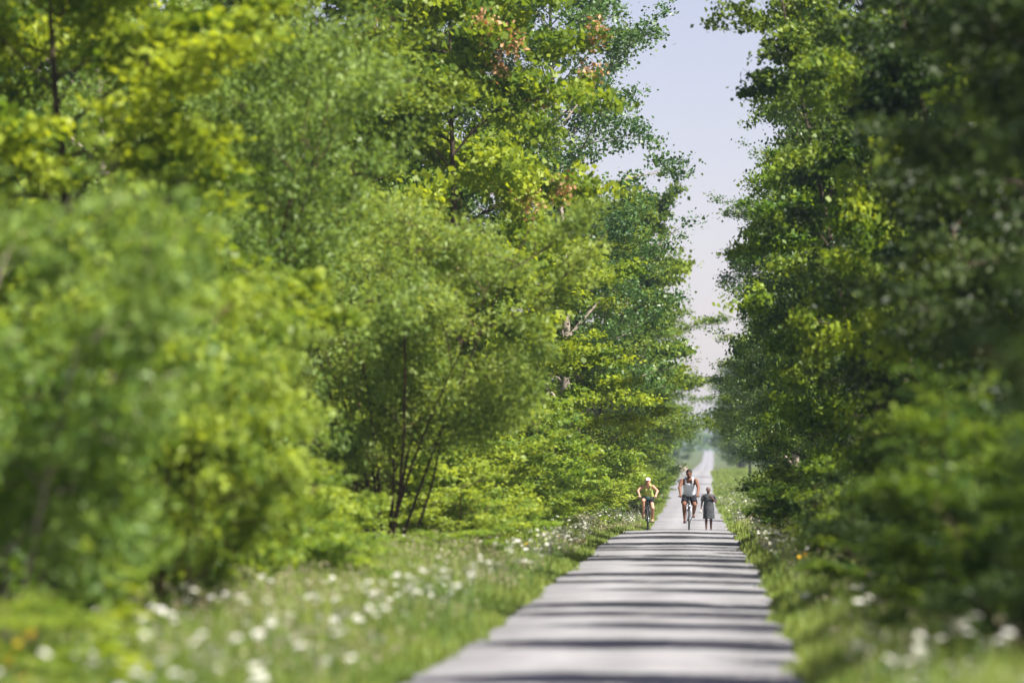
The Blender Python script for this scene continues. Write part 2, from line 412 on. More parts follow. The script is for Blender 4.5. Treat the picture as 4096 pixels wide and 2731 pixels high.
# --- left side, near to far
GL = 'trees and shrubs lining the left side of the trail'
GR = 'trees and shrubs lining the right side of the trail'
LT = [ ('bush', 0, -4.6, 97, .9, 1.18, 1.40, 0, 'leafy_clump', 'leafy roadside clump just right of the base of the dark stems', 'shrub', None),
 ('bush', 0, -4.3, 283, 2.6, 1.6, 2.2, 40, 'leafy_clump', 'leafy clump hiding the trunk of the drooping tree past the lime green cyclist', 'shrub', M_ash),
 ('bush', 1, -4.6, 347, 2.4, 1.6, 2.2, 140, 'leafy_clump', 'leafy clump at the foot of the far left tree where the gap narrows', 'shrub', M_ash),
 ('bush', 0, -6.5, 108, 3.8, 2.0, 2.0, 240, 'round_bush', 'leafy bush seen through the fan of dark stems', 'bush', None),
 ('bush', 1, -6.9, 97, 2.0, 1.3, 1.6, 20, 'leafy_clump', 'leafy clump brushing the left side of the dark stems', 'shrub', None),
 ('bush', 1, -4.75, 108, 1.9, 1.40, 1.64, 67, 'leafy_clump', 'leafy roadside clump where the daisies thicken right of the dark-stemmed shrub', 'shrub', None),
 ('bush', 0, -4.4, 117, 1.4, 1.12, 1.34, 134, 'leafy_clump', 'leafy roadside clump beside the trail-side daisies under the yellow-green maple', 'shrub', None),
 ('bush', 1, -4.5, 128, 1.9, 1.40, 1.64, 201, 'leafy_clump', 'leafy roadside clump below the low maple boughs on the left', 'shrub', None),
 ('bush', 0, -4.35, 149, 1.7, 1.29, 1.52, 268, 'leafy_clump', 'leafy roadside clump behind the left verge flowers near the cyclist in lime green', 'shrub', None),
 ('bush', 1, -4.5, 174, 2.2, 1.56, 1.82, 335, 'leafy_clump', 'leafy roadside clump overlapping the head height of the cyclist in lime green', 'shrub', None),
 ('bush', 0, -4.8, 214, 2.4, 1.67, 1.94, 42, 'leafy_clump', 'leafy roadside clump in the dip behind the cyclist in lime green', 'shrub', None),
 ('bush', 1, -6.0, 74, 1.9, 1.40, 1.64, 109, 'leafy_clump', 'leafy roadside clump between the bright round bush and the dark-stemmed shrub', 'shrub', None),
 ('bush', 0, -6.2, 90, 1.0, 1.18, 1.40, 176, 'leafy_clump', 'leafy roadside clump left of the base of the dark stems', 'shrub', None),

 # kind v  X     d    H    rx   ry  rz  name label cat leaf
 ('sallow', 0, -5.4, 43, 4.2, 1.45, 1.7, 30, 'willow_shrub', 'blurred grey-green shrub with pale bare stems at the left edge of the picture', 'shrub', None),
 ('bush', 0, -5.35, 55, 4.15, 1.35, 1.8, 80, 'round_bush', 'bright green round bush between the blurred grey shrub and the dark-stemmed one', 'bush', None),
 ('bush', 1, -6.9, 51, 3.2, 1.7, 1.6, 190, 'low_bush', 'dark leafy bush behind the pale stems of the grey-green shrub', 'bush', M_ash),
 ('bush', 0, -7.0, 57, 4.0, 1.6, 1.8, 330, 'round_bush', 'bush filling the gap between the grey-green shrub and the bright round bush', 'bush', None),
 ('bush', 1, -6.6, 66, 5.0, 1.7, 2.2, 10, 'round_bush', 'tall leafy bush close behind the bright green round bush', 'bush', None),
 ('maple', 0, -8.3, 73, 9.5, 3.0, 3.2, 0, 'maple_tree', 'maple with large light green leaves in the top left corner', 'tree', None),
 ('bush', 0, -5.35, 39.5, .95, 1.0, 1.3, 50, 'low_bush', 'low blurred bright bush in the bottom left corner', 'bush', None),
 ('willow', 0, -5.9, 102, 7.6, 2.75, 3.4, 200, 'willow_shrub', 'big arching olive shrub on many dark stems above the daisies', 'shrub', None),
 ('willow', 1, -7.6, 88, 9.3, 2.7, 3.2, 90, 'willow_shrub', 'tall feathery olive shrub towering behind the arching one', 'shrub', None),
 ('bush', 1, -6.9, 82, 2.9, 1.5, 1.8, 140, 'low_bush', 'low bright bush left of the dark shrub stems', 'bush', None),
 ('maple', 1, -5.9, 130, 14, 3.6, 3.6, 40, 'maple_tree', 'yellow-green maple carrying orange seed clusters, top centre', 'tree', None),
 ('ash', 0, -8.2, 112, 13.5, 3.0, 3.4, 60, 'ash_tree', 'dark green tree rising behind the feathery olive shrub', 'tree', None),
 ('bush', 0, -5.5, 120, 3.4, 1.9, 2.4, 20, 'low_bush', 'leafy bush just right of the dark shrub stems', 'bush', None),
 ('bush', 1, -5.1, 138, 3.6, 1.8, 2.6, 200, 'low_bush', 'green bush above the daisies halfway to the cyclists', 'bush', None),
 ('ash', 1, -8.6, 138, 16.5, 3.4, 3.6, 30, 'ash_tree', 'tall dark tree closing the canopy behind the maple with orange seed clusters', 'tree', None),
 ('ash', 0, -7.6, 158, 18, 3.4, 3.6, 130, 'ash_tree', 'tall tree between the seed-bearing maple and the tallest poplar', 'tree', None),
 ('maple', 0, -4.9, 158, 8.6, 3.0, 3.0, 300, 'maple_tree', 'low maple reaching sunlit yellow branches toward the trail', 'tree', None),
 ('bush', 0, -5.0, 163, 3.4, 1.8, 2.6, 100, 'low_bush', 'dense bush on the left just before the cyclist in lime green', 'bush', None),
 ('poplar', 0, -5.1, 190, 21, 3.8, 3.6, 0, 'poplar_tree', 'tallest poplar with blue-green leaves against the sky', 'tree', None),
 ('ash', 1, -4.8, 205, 12.5, 3.7, 3.4, 120, 'ash_tree', 'green tree overhanging the trail behind the cyclist in lime green', 'tree', None),
 ('bush', 1, -5.0, 192, 3.8, 1.7, 3.0, 310, 'low_bush', 'bush behind the shoulder of the cyclist in lime green', 'bush', None),
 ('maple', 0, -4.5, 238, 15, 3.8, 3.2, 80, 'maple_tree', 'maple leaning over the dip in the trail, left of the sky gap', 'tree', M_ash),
 ('ash', 0, -4.0, 290, 13.5, 3.9, 3.4, 10, 'ash_tree', 'tree with drooping branches over the far left verge', 'tree', None),
 ('ash', 1, -4.4, 355, 13, 3.8, 3.4, 210, 'ash_tree', 'far left tree where the sky gap narrows', 'tree', None),
]
for (kd, v, x, y, H, rx, ry, rz, nm, lb, ct, lf) in LT:
    tree(kd, v, x, y, H, rx, ry, rz, nm, lb, ct, GL, lf)
rnd = random.Random(5)
for i, y in enumerate([80, 92, 104, 118, 132, 147, 162, 178, 196, 214, 236, 262]):
    tree(['ash', 'maple', 'poplar'][i % 3], i, -11.2 - rnd.random() * 1.5, y, 12.5 + rnd.random() * 3, 3.1, 3.5, rnd.random() * 360, 'woodland_tree',
         'second-row tree glimpsed behind ' + ['the grey-green shrub at the left edge', 'the maple in the top left corner', 'the left flank of the feathery olive shrub', 'the top of the feathery olive shrub', 'the arching olive shrub',
          'the left flank of the seed-bearing maple', 'the trunk of the seed-bearing maple', 'the right flank of the seed-bearing maple', 'the low yellow-lit maple', 'the tallest poplar', 'the tree over the lime green cyclist', 'the maple leaning over the dip'][i], 'tree', 'second row of trees on the left')
for i, y in enumerate([112, 126, 141, 156, 175]):
    tree(['ash', 'maple'][i % 2], i, -16.2 - rnd.random() * 1.5, y, 14 + rnd.random() * 2, 3.3, 3.6, rnd.random() * 360, 'woodland_tree',
         'third-row tree deep in the left wood, behind ' + ['the top left maple', 'the feathery olive shrub', 'the arching olive shrub', 'the seed-bearing maple', 'the tallest poplar'][i], 'tree', 'third row of trees on the left')

# --- right side
RT = [ ('bush', 0, 2.35, 52, 1.3, 0.81, 1.38, 0, 'leafy_clump', 'shaded leafy clump above the bottom right flowers, close to the trail', 'shrub', M_shade_tint),
 ('bush', 1, 2.5, 43.5, 1.35, .85, 1.2, 200, 'leafy_clump', 'blurred dark clump at the right edge behind the bottom corner flowers', 'shrub', M_shade_tint),
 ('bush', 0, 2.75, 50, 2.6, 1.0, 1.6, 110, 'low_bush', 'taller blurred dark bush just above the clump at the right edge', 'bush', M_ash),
 ('bush', 1, 2.45, 58, 1.5, 0.87, 1.50, 71, 'leafy_clump', 'shaded leafy clump left of the brownish olive bush on the right verge', 'shrub', M_shade_tint),
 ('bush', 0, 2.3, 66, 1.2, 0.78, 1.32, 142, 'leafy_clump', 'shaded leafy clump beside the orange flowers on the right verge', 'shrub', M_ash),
 ('bush', 1, 2.5, 75, 1.7, 0.93, 1.62, 213, 'leafy_clump', 'shaded leafy clump where the widest shadow meets the right edge of the trail', 'shrub', M_shade_tint),
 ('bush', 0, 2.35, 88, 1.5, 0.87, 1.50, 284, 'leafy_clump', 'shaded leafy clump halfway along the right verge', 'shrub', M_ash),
 ('bush', 1, 2.5, 97, 1.9, 0.99, 1.74, 355, 'leafy_clump', 'shaded leafy clump just past the middle of the right verge', 'shrub', M_shade_tint),
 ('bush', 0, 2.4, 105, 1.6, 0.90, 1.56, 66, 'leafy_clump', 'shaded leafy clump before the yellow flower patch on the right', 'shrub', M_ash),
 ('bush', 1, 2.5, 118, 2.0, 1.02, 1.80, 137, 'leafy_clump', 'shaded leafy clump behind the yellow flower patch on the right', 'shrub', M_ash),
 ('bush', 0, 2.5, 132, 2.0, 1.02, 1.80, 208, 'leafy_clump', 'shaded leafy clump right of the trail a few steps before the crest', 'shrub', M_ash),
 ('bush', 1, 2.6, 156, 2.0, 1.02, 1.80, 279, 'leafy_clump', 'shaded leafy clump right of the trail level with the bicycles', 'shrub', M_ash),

 ('bush', 1, 2.6, 26, 2.9, .9, 1.4, 40, 'near_bush', 'very blurred bush at the right edge of the picture, closest to the camera', 'bush', M_shade_tint),
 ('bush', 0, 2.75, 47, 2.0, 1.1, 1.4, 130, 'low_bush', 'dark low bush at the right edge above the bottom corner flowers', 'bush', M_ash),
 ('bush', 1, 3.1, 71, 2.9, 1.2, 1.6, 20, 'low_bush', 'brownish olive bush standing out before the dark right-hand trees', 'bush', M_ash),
 ('ash', 1, 4.6, 44, 10.5, 2.4, 1.5, 60, 'shade_tree', 'black-looking crown at the right edge, nearest of the tall right-hand trees', 'tree', M_shade_tint),
 ('ash', 0, 4.5, 54, 10.5, 2.2, 1.7, 10, 'shade_tree', 'nearly black tree filling the right edge above the blurred bush', 'tree', M_shade_tint),
 ('ash', 1, 4.1, 61, 8.4, 2.1, 1.1, 100, 'shade_tree', 'very dark tree in the upper right corner', 'tree', M_shade_tint),
 ('ash', 0, 4.5, 70, 10.2, 2.1, 2.0, 200, 'shade_tree', 'dark tree next inward from the upper right corner', 'tree', M_shade_tint),
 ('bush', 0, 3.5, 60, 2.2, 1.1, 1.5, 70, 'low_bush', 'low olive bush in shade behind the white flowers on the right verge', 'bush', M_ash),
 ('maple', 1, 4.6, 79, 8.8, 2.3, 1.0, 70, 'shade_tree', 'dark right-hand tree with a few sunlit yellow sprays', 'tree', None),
 ('ash', 1, 4.3, 91.5, 10.4, 2.4, 2.3, 320, 'shade_tree', 'dense dark tree right of the centre of the right-hand wall', 'tree', M_shade_tint),
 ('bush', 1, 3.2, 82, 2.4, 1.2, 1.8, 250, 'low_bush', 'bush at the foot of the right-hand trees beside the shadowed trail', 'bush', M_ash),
 ('ash', 0, 4.9, 100, 9.6, 2.4, 1.0, 50, 'shade_tree', 'dark tree with vertical sprays, middle of the right-hand wall', 'tree', M_shade_tint),
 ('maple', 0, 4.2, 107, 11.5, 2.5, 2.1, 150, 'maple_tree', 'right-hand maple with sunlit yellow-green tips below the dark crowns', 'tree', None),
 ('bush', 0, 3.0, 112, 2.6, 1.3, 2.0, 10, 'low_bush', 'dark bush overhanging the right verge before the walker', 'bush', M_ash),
 ('ash', 1, 4.4, 120.5, 12.4, 2.5, 1.2, 80, 'shade_tree', 'tall right-hand tree whose top leaves the frame beside the sky', 'tree', M_shade_tint),
 ('leaning', 0, 4.4, 66, 9.2, 2.2, 1.6, 8, 'leaning_tree', 'thin leaning tree lost in the darkest part of the right-hand wall', 'tree', M_shade_tint),
 ('leaning', 0, 4.3, 85.5, 9.8, 2.2, 1.5, -10, 'leaning_tree', 'thin leaning tree whose sparse shade crosses the middle of the trail', 'tree', M_shade_tint),
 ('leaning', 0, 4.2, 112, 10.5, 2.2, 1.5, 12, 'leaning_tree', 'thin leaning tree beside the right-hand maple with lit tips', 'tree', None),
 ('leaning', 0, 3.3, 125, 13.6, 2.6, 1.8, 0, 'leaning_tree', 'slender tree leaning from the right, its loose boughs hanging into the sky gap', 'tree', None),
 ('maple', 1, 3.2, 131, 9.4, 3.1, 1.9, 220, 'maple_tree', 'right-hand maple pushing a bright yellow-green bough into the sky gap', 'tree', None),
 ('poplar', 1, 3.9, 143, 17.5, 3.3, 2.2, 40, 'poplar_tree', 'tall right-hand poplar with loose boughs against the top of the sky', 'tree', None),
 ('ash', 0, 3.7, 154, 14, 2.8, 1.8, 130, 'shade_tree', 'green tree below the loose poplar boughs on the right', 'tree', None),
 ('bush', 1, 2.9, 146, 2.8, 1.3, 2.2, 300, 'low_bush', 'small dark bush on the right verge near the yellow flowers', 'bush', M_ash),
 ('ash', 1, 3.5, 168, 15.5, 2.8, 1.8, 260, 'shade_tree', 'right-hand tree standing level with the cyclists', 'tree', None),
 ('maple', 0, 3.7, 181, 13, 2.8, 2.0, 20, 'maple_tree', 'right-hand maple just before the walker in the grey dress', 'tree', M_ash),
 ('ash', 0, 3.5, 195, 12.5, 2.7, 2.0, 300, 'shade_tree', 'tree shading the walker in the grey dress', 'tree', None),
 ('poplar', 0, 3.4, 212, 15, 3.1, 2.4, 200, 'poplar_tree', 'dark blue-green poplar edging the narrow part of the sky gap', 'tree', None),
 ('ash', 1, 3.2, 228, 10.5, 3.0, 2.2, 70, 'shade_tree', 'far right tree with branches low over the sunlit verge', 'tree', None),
]
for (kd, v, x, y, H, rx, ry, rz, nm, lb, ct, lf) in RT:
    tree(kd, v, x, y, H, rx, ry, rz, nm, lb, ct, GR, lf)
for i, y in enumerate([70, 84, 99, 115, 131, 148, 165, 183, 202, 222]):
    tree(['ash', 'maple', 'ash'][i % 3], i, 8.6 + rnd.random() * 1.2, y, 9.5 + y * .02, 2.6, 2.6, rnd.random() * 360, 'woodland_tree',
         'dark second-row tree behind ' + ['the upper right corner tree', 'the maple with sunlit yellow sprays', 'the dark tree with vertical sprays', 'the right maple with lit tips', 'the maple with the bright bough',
          'the tall right-hand poplar', 'the tree level with the cyclists', 'the maple just before the walker', 'the tree shading the walker', 'the blue-green poplar on the right'][i], 'tree', 'second row of trees on the right', M_shade_tint)
for i, (x, y, H, r_) in enumerate([(5.6, 262, 9, 2.3), (5.9, 300, 9, 2.3), (5.6, 345, 9.5, 2.3), (5.2, 395, 9.5, 2.3), (4.4, 450, 11, 2.6), (3.6, 520, 12, 2.8), (3.2, 600, 13, 3.0),
                                   (4, 700, 13, 3.2), (4, 830, 14, 3.4), (5.5, 1000, 15, 4.0)]):
    tree('far', i, x, y, H, r_, r_, rnd.random() * 360, 'distant_tree', ['nearest', 'second', 'third', 'fourth', 'fifth', 'sixth', 'seventh', 'eighth', 'ninth', 'farthest'][i] + ' of the hazy trees in the far row right of the trail beyond the walker', 'tree',
         'far trees on the right beyond the dip')
for i, (x, y, H, r_) in enumerate([(-6.5, 425, 11, 3.0), (-6.6, 500, 11, 3.0), (-6.8, 590, 11, 3.4), (-7.5, 700, 12, 3.4), (-8, 830, 12, 3.8), (-6.0, 1050, 12, 3.6)]):
    tree('far', i, x, y, H, r_, r_, rnd.random() * 360, 'distant_tree', ['nearest', 'second', 'third', 'fourth', 'fifth', 'farthest'][i] + ' of the hazy trees in the far row left of the trail beyond the cyclists', 'tree',
         'far trees on the left beyond the dip')

# far-off wood closing the view: one mass nobody could count
rng = np.random.default_rng(77)
n = 26000
cx = rng.uniform(-140, 120, 260); cyy = rng.uniform(2180, 2600, 260); ch = rng.uniform(9, 19, 260); crr = rng.uniform(3.5, 7, 260)
idx = rng.integers(0, 260, n)
d = unit(rng.normal(0, 1, (n, 3))) * rng.random((n, 1)) ** .33
P = np.stack([cx[idx] + d[:, 0] * crr[idx], cyy[idx] + d[:, 1] * crr[idx], 8 + ch[idx] * .5 + d[:, 2] * ch[idx] * .5], 1)
me = leaves_mesh('distant_wood', P, 1.6, .8, rng, up=.4, tint=rng.normal(.4, .2, n))
o = link('distant_wood', me, M_ash)
tag(o, 'far-off hazy blue-green wood closing the end of the trail', 'woods', kind='stuff')

# ------------------------------------------------------------------ verge vegetation
def rag(y): return -.01 + .15 * np.sin(y * 1.7) * np.sin(y * .61 + 1) + .05 * np.sin(y * 4.3 + 2) + .10 * np.clip(np.sin(y * .33 + .7), 0, 1)
def grass_mesh(seed, n, xr, yr, hfun, side, w=.011, tint0=.45, ypow=1.0, lean=.35):
    rng = np.random.default_rng(seed)
    y = yr[0] + (yr[1] - yr[0]) * rng.random(n) ** ypow
    u = rng.random(n)
    x = np.where(side < 0, edge(y, -1) + rag(y) - u * xr, edge(y, 1) - rag(y + 50) + u * xr)
    # clumping
    cl = np.sin(x * 3.1 + y * 1.7) * np.sin(y * 2.3 - x * 1.1) + np.sin(y * .55 + x)
    h = hfun(u * xr, y) * (.55 + .6 * rng.random(n)) * (1 + .18 * cl)
    z = ground_z(x, y)
    az = rng.random(n) * 2 * np.pi; ln = h * lean * rng.random(n)
    d = np.stack([np.cos(az), np.sin(az), np.zeros(n)], 1)
    s = np.stack([np.cos(az + 1.57), np.sin(az + 1.57), np.zeros(n)], 1) * (w * (.6 + .8 * rng.random(n)))[:, None]
    B = np.stack([x, y, z], 1)
    m = B + d * (ln * .35)[:, None] + np.array([0, 0, 1]) * (h * .6)[:, None]
    t = B + d * ln[:, None] + np.array([0, 0, 1]) * h[:, None]
    V = np.stack([B - s, B + s, m + s * .8, m - s * .8, t + s * .12, t - s * .12], 1).reshape(-1, 3)
    i = np.arange(n)[:, None] * 6
    Fq = np.concatenate([i + np.array([0, 1, 2, 3]), i + np.array([3, 2, 4, 5])])
    tint = np.clip(tint0 + .14 * cl + .16 * np.sin(y * .19 + x * .8) * np.sin(x * 1.9 - y * .07) + rng.normal(0, .2, n), 0, 1)
    return mesh_np('grass', V, Fq, np.repeat(tint, 6))

def hL(u, y): return .07 + .43 * np.clip(u / 1.3, 0, 1) ** .9 + .10 * np.clip((u - 1.6) / 2, 0, 1)
def hR(u, y): return .07 + .50 * np.clip(u / .9, 0, 1) ** .8
for (sd, n, xr, yr, hf, side, w, lab) in [
    (1, 110000, 4.8, (24, 100), hL, -1, .009, 'tall sunlit grass on the near left verge among the white flowers'),
    (2, 90000, 4.6, (100, 240), hL, -1, .013, 'sunlit grass on the left verge leading up to the cyclists'),
    (3, 60000, 2.8, (24, 100), hR, 1, .009, 'shaded tall grass on the near right verge'),
    (4, 60000, 3.0, (100, 240), hR, 1, .013, 'grass on the right verge leading up to the walker'),
    (5, 60000, 5.5, (240, 640), lambda u, y: .12 + .35 * np.clip(u / 1.5, 0, 1), -1, .035, 'pale grass on the far left verge beyond the cyclists'),
    (6, 50000, 4.5, (240, 640), lambda u, y: .12 + .35 * np.clip(u / 1.5, 0, 1), 1, .035, 'pale sunlit grass on the far right verge beyond the walker')]:
    o = link('grass', grass_mesh(sd, n, xr, yr, hf, side, w), M_grass)
    tag(o, lab, 'grass', kind='stuff')

M_seed = leaf_mat('dry_seed_head', (.30, .25, .13), (.55, .50, .36), .3, objvar=.02, tcol=(1.1, 1, .8))
def seedheads(seed, n, xr, yr, side, size, hf):
    rng = np.random.default_rng(seed); y = rng.uniform(*yr, n); u = .25 + rng.random(n) ** 1.1 * xr
    pt = np.sin(y * .4 + u * 2) + np.sin(y * .17 - u) > rng.normal(.2, .7, n); y = y[pt]; u = u[pt]
    x = np.where(side < 0, edge(y, -1) - u, edge(y, 1) + u)
    idx = np.repeat(np.arange(len(y)), 3)
    P = np.stack([x, y, ground_z(x, y) + hf(u, y) * rng.uniform(.9, 1.35, len(y))], 1)[idx] + rng.normal(0, .022, (len(idx), 3))
    return leaves_mesh('seed_heads', P, size, .35, rng, up=.1)
for (sd, n, xr, yr, side, size, hf_, lab) in [(31, 9000, 4.2, (30, 110), -1, .045, hL, 'dry pale seed heads above the near left verge'), (32, 12000, 4.0, (110, 240), -1, .055, hL, 'dry pale seed heads above the left verge up to the cyclists'),
                                         (33, 3500, 2.3, (30, 110), 1, .045, hR, 'dry pale seed heads above the near right verge'), (34, 6000, 2.3, (110, 240), 1, .055, hR, 'dry pale seed heads above the right verge up to the walker')]:
    o = link('seed_heads', seedheads(sd, n, xr, yr, side, size, hf_), M_seed); tag(o, lab, 'grass', kind='stuff')

def herbs(seed, n, xr, yr, side, size, hmax):
    rng = np.random.default_rng(seed)
    nc = n // 16
    y = rng.uniform(*yr, nc); u = rng.random(nc) ** .7
    x = np.where(side < 0, edge(y, -1) - .35 - u * xr, edge(y, 1) + .25 + u * xr)
    h = hmax * (.35 + .65 * np.clip(u * xr / 2.5, 0, 1)) * rng.uniform(.5, 1.1, nc)
    idx = np.repeat(np.arange(nc), 16)
    f = rng.random(len(idx))
    P = np.stack([x[idx] + rng.normal(0, .10, len(idx)), y[idx] + rng.normal(0, .10, len(idx)), ground_z(x, y)[idx] + h[idx] * (.25 + .75 * f)], 1)
    tint = rng.normal(.45, .25, nc)[idx] + rng.normal(0, .1, len(idx))
    return leaves_mesh('undergrowth', P, size, .45, rng, up=.5, tint=tint)
for (sd, n, xr, yr, side, size, hm, lab) in [
    (11, 55000, 4.2, (26, 110), -1, .065, .62, 'leafy weeds mixed into the near left verge'),
    (12, 42000, 4.0, (110, 240), -1, .085, .8, 'leafy weeds along the left verge up to the cyclists'),
    (13, 26000, 2.8, (26, 110), 1, .075, .75, 'leafy weeds mixed into the shaded near right verge'),
    (14, 22000, 2.6, (110, 240), 1, .09, .75, 'leafy weeds along the right verge up to the walker')]:
    o = link('undergrowth', herbs(sd, n, xr, yr, side, size, hm), M_herb)
    tag(o, lab, 'undergrowth', kind='stuff')

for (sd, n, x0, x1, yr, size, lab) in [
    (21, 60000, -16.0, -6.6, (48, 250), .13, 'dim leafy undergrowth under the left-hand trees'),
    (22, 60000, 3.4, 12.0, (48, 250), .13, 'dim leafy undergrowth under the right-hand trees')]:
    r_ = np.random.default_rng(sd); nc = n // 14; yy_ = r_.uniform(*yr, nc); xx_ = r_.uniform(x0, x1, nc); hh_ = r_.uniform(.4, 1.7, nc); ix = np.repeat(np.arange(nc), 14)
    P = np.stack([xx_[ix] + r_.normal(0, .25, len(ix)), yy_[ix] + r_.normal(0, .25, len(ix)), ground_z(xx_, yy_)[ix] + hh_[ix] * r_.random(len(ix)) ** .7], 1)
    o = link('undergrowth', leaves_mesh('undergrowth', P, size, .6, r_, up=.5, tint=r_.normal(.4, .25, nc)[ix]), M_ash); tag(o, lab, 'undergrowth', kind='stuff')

# ------------------------------------------------------------------ wildflowers
def umbel_mesh(seed, r=.042):
    rng = np.random.default_rng(seed); s = Soup()
    n = 26
    a = np.arange(n) * 2.39996; q = np.sqrt((np.arange(n) + .5) / n) * r
    for i in range(n):
        c = np.array([q[i] * math.cos(a[i]), q[i] * math.sin(a[i]), .012 * (1 - (q[i] / r) ** 2) + rng.normal(0, .0015)])
        e = .0105 * rng.uniform(.8, 1.2); th = rng.random() * 3
        V = [c + np.array([e * math.cos(th + k * math.pi / 2), e * math.sin(th + k * math.pi / 2), rng.normal(0, .001)]) for k in range(4)]
        s.add(V, [(0, 1, 2, 3)])
        s.add([c * .97, c * .97 + [.001, 0, 0], [0.001, 0, -.035], [0, 0, -.035]], [(0, 1, 2, 3)])
    return s.mesh('flower_head')
def stem_mesh(seed):
    rng = np.random.default_rng(seed); s = Soup(); t = np.linspace(0, 1, 5)
    bx, by = rng.normal(0, .04, 2)
    s.tube(np.stack([bx * t ** 2, by * t ** 2, t], 1), .0035, 4, caps=False)
    for i in range(5):
        z = .15 + .13 * i; a = i * 2.2; L_ = .10
        d = np.array([math.cos(a), math.sin(a), .5]); w = np.array([-math.sin(a), math.cos(a), 0]) * .02
        p = np.array([bx * z * z, by * z * z, z])
        s.add([p, p + d * L_ * .5 + w, p + d * L_, p + d * L_ * .5 - w], [(0, 1, 2, 3)])
    return s.mesh('stem'), (bx, by)
HEADS = [umbel_mesh(i) for i in range(4)]
STEMS = [stem_mesh(i) for i in range(4)]
for h in HEADS: h.materials.append(M_floret)
for s_, _ in STEMS: s_.materials.append(M_stemg)
HEADY = []
for h in HEADS[:2]:
    c_ = h.copy(); c_.materials.clear(); c_.materials.append(M_yellow); HEADY.append(c_)

def flower(x, y, h, head, sc_, rr, label, group, name='white_wildflower', cat='flower', extra=0):
    k = rr.randrange(4); sm, (bx, by) = STEMS[k]
    rz = rr.random() * 6.28
    t = empty(name, (x, y, float(ground_z(x, y)) - .01), rz)
    tag(t, label, cat, group)
    s_ = link('stem', sm, None, t); s_.scale = (1, 1, h)
    hd = link('flower_head', head, None, t); hd.location = (bx, by, h); hd.scale = (sc_,) * 3
    hd.rotation_euler = (rr.uniform(.1, .6), rr.uniform(-.3, .3), rr.random() * 6)
    for e in range(extra):
        h2 = link('flower_head', head, None, t); a = rr.random() * 6.28
        h2.location = (bx + .09 * math.cos(a), by + .09 * math.sin(a), h - .02 - .05 * rr.random()); h2.scale = (sc_ * .8,) * 3
        h2.rotation_euler = (rr.uniform(.1, .6), rr.uniform(-.3, .3), 0)

fr = random.Random(9)
clus = [(-3.1, 64, .6, 4, 34), (-3.5, 72, .8, 5, 26), (-2.85, 84, .35, 5, 22), (-3.9, 46, .7, 3, 30), (-3.1, 40, .45, 2, 26), (-4.4, 52, .6, 3, 26), (-3.6, 56, .8, 5, 34),
        (-2.8, 98, .3, 6, 16), (-3.6, 37.5, .35, 1.4, 24), (-2.95, 60, .3, 5, 22)]
nf = 0
ZL = ['in the thick patch left of the trail, halfway to the dark stems', 'in the loose patch just below the dark-stemmed shrub', 'along the trail edge right of the dark stems', 'in the low left patch below the blurred bushes',
      'in the blurred patch nearest the lower left trail corner', 'deep in the left verge at the foot of the bright round bush', 'in the wide middle patch of the left verge', 'in the thin line before the leafy clumps below the yellow-green maple',
      'at the very bottom edge left of the trail', 'close to the left trail edge beside the thick patch']
for zone, (cx_, cy_, sx, sy, n) in zip(ZL, clus):
    for i in range(n):
        y = max(34, fr.gauss(cy_, sy)); x = fr.gauss(cx_, sx); x = min(x, edge(y, -1) - .12)
        flower(x, y, fr.uniform(.45, .80), HEADS[fr.randrange(4)], fr.uniform(.5, 1.1), fr, 'white flat-topped wildflower ' + zone, 'white wildflowers on the left verge', extra=fr.choice([0, 0, 1, 2])); nf += 1
clusR = [(1.55, 37, .35, 1.3, 34), (2.0, 42, .3, 1.5, 9), (1.5, 52, .25, 4, 9), (1.55, 66, .3, 5, 9), (1.35, 84, .25, 6, 8), (1.25, 110, .2, 8, 8)]
ZR = ['in the bright patch at the bottom right corner', 'just above the bottom right patch', 'in the shade at the first leafy clump on the right', 'beside the orange flowers on the right verge',
      'halfway along the shaded right verge', 'near the yellow flower patch on the right verge']
for zone, (cx_, cy_, sx, sy, n) in zip(ZR, clusR):
    for i in range(n):
        y = max(34, fr.gauss(cy_, sy)); x = max(fr.gauss(cx_, sx), edge(y, 1) + .12)
        flower(x, y, fr.uniform(.45, .85), HEADS[fr.randrange(4)], fr.uniform(.5, 1.1), fr, 'white flat-topped wildflower ' + zone, 'white wildflowers on the right verge', extra=fr.choice([0, 0, 1, 2]))
for (cx_, cy_, n, side, zone) in [(1.55, 84, 7, 1, 'among shaded grass right of the trail'), (1.5, 128, 12, 1, 'in the yellow patch on the right verge before the walker'), (-3.6, 112, 9, -1, 'on the left verge among white flowers before the cyclist in lime green'),
                                  (-4.6, 38.5, 4, -1, 'in the lower left corner')]:
    for i in range(n):
        y = fr.gauss(cy_, 4 if cy_ > 50 else .8); x = fr.gauss(cx_, .3)
        flower(x, y, fr.uniform(.45, .75), HEADY[fr.randrange(2)], fr.uniform(.7, 1.1), fr, 'small yellow-orange wildflower ' + zone, 'yellow wildflowers', name='yellow_wildflower', extra=1)

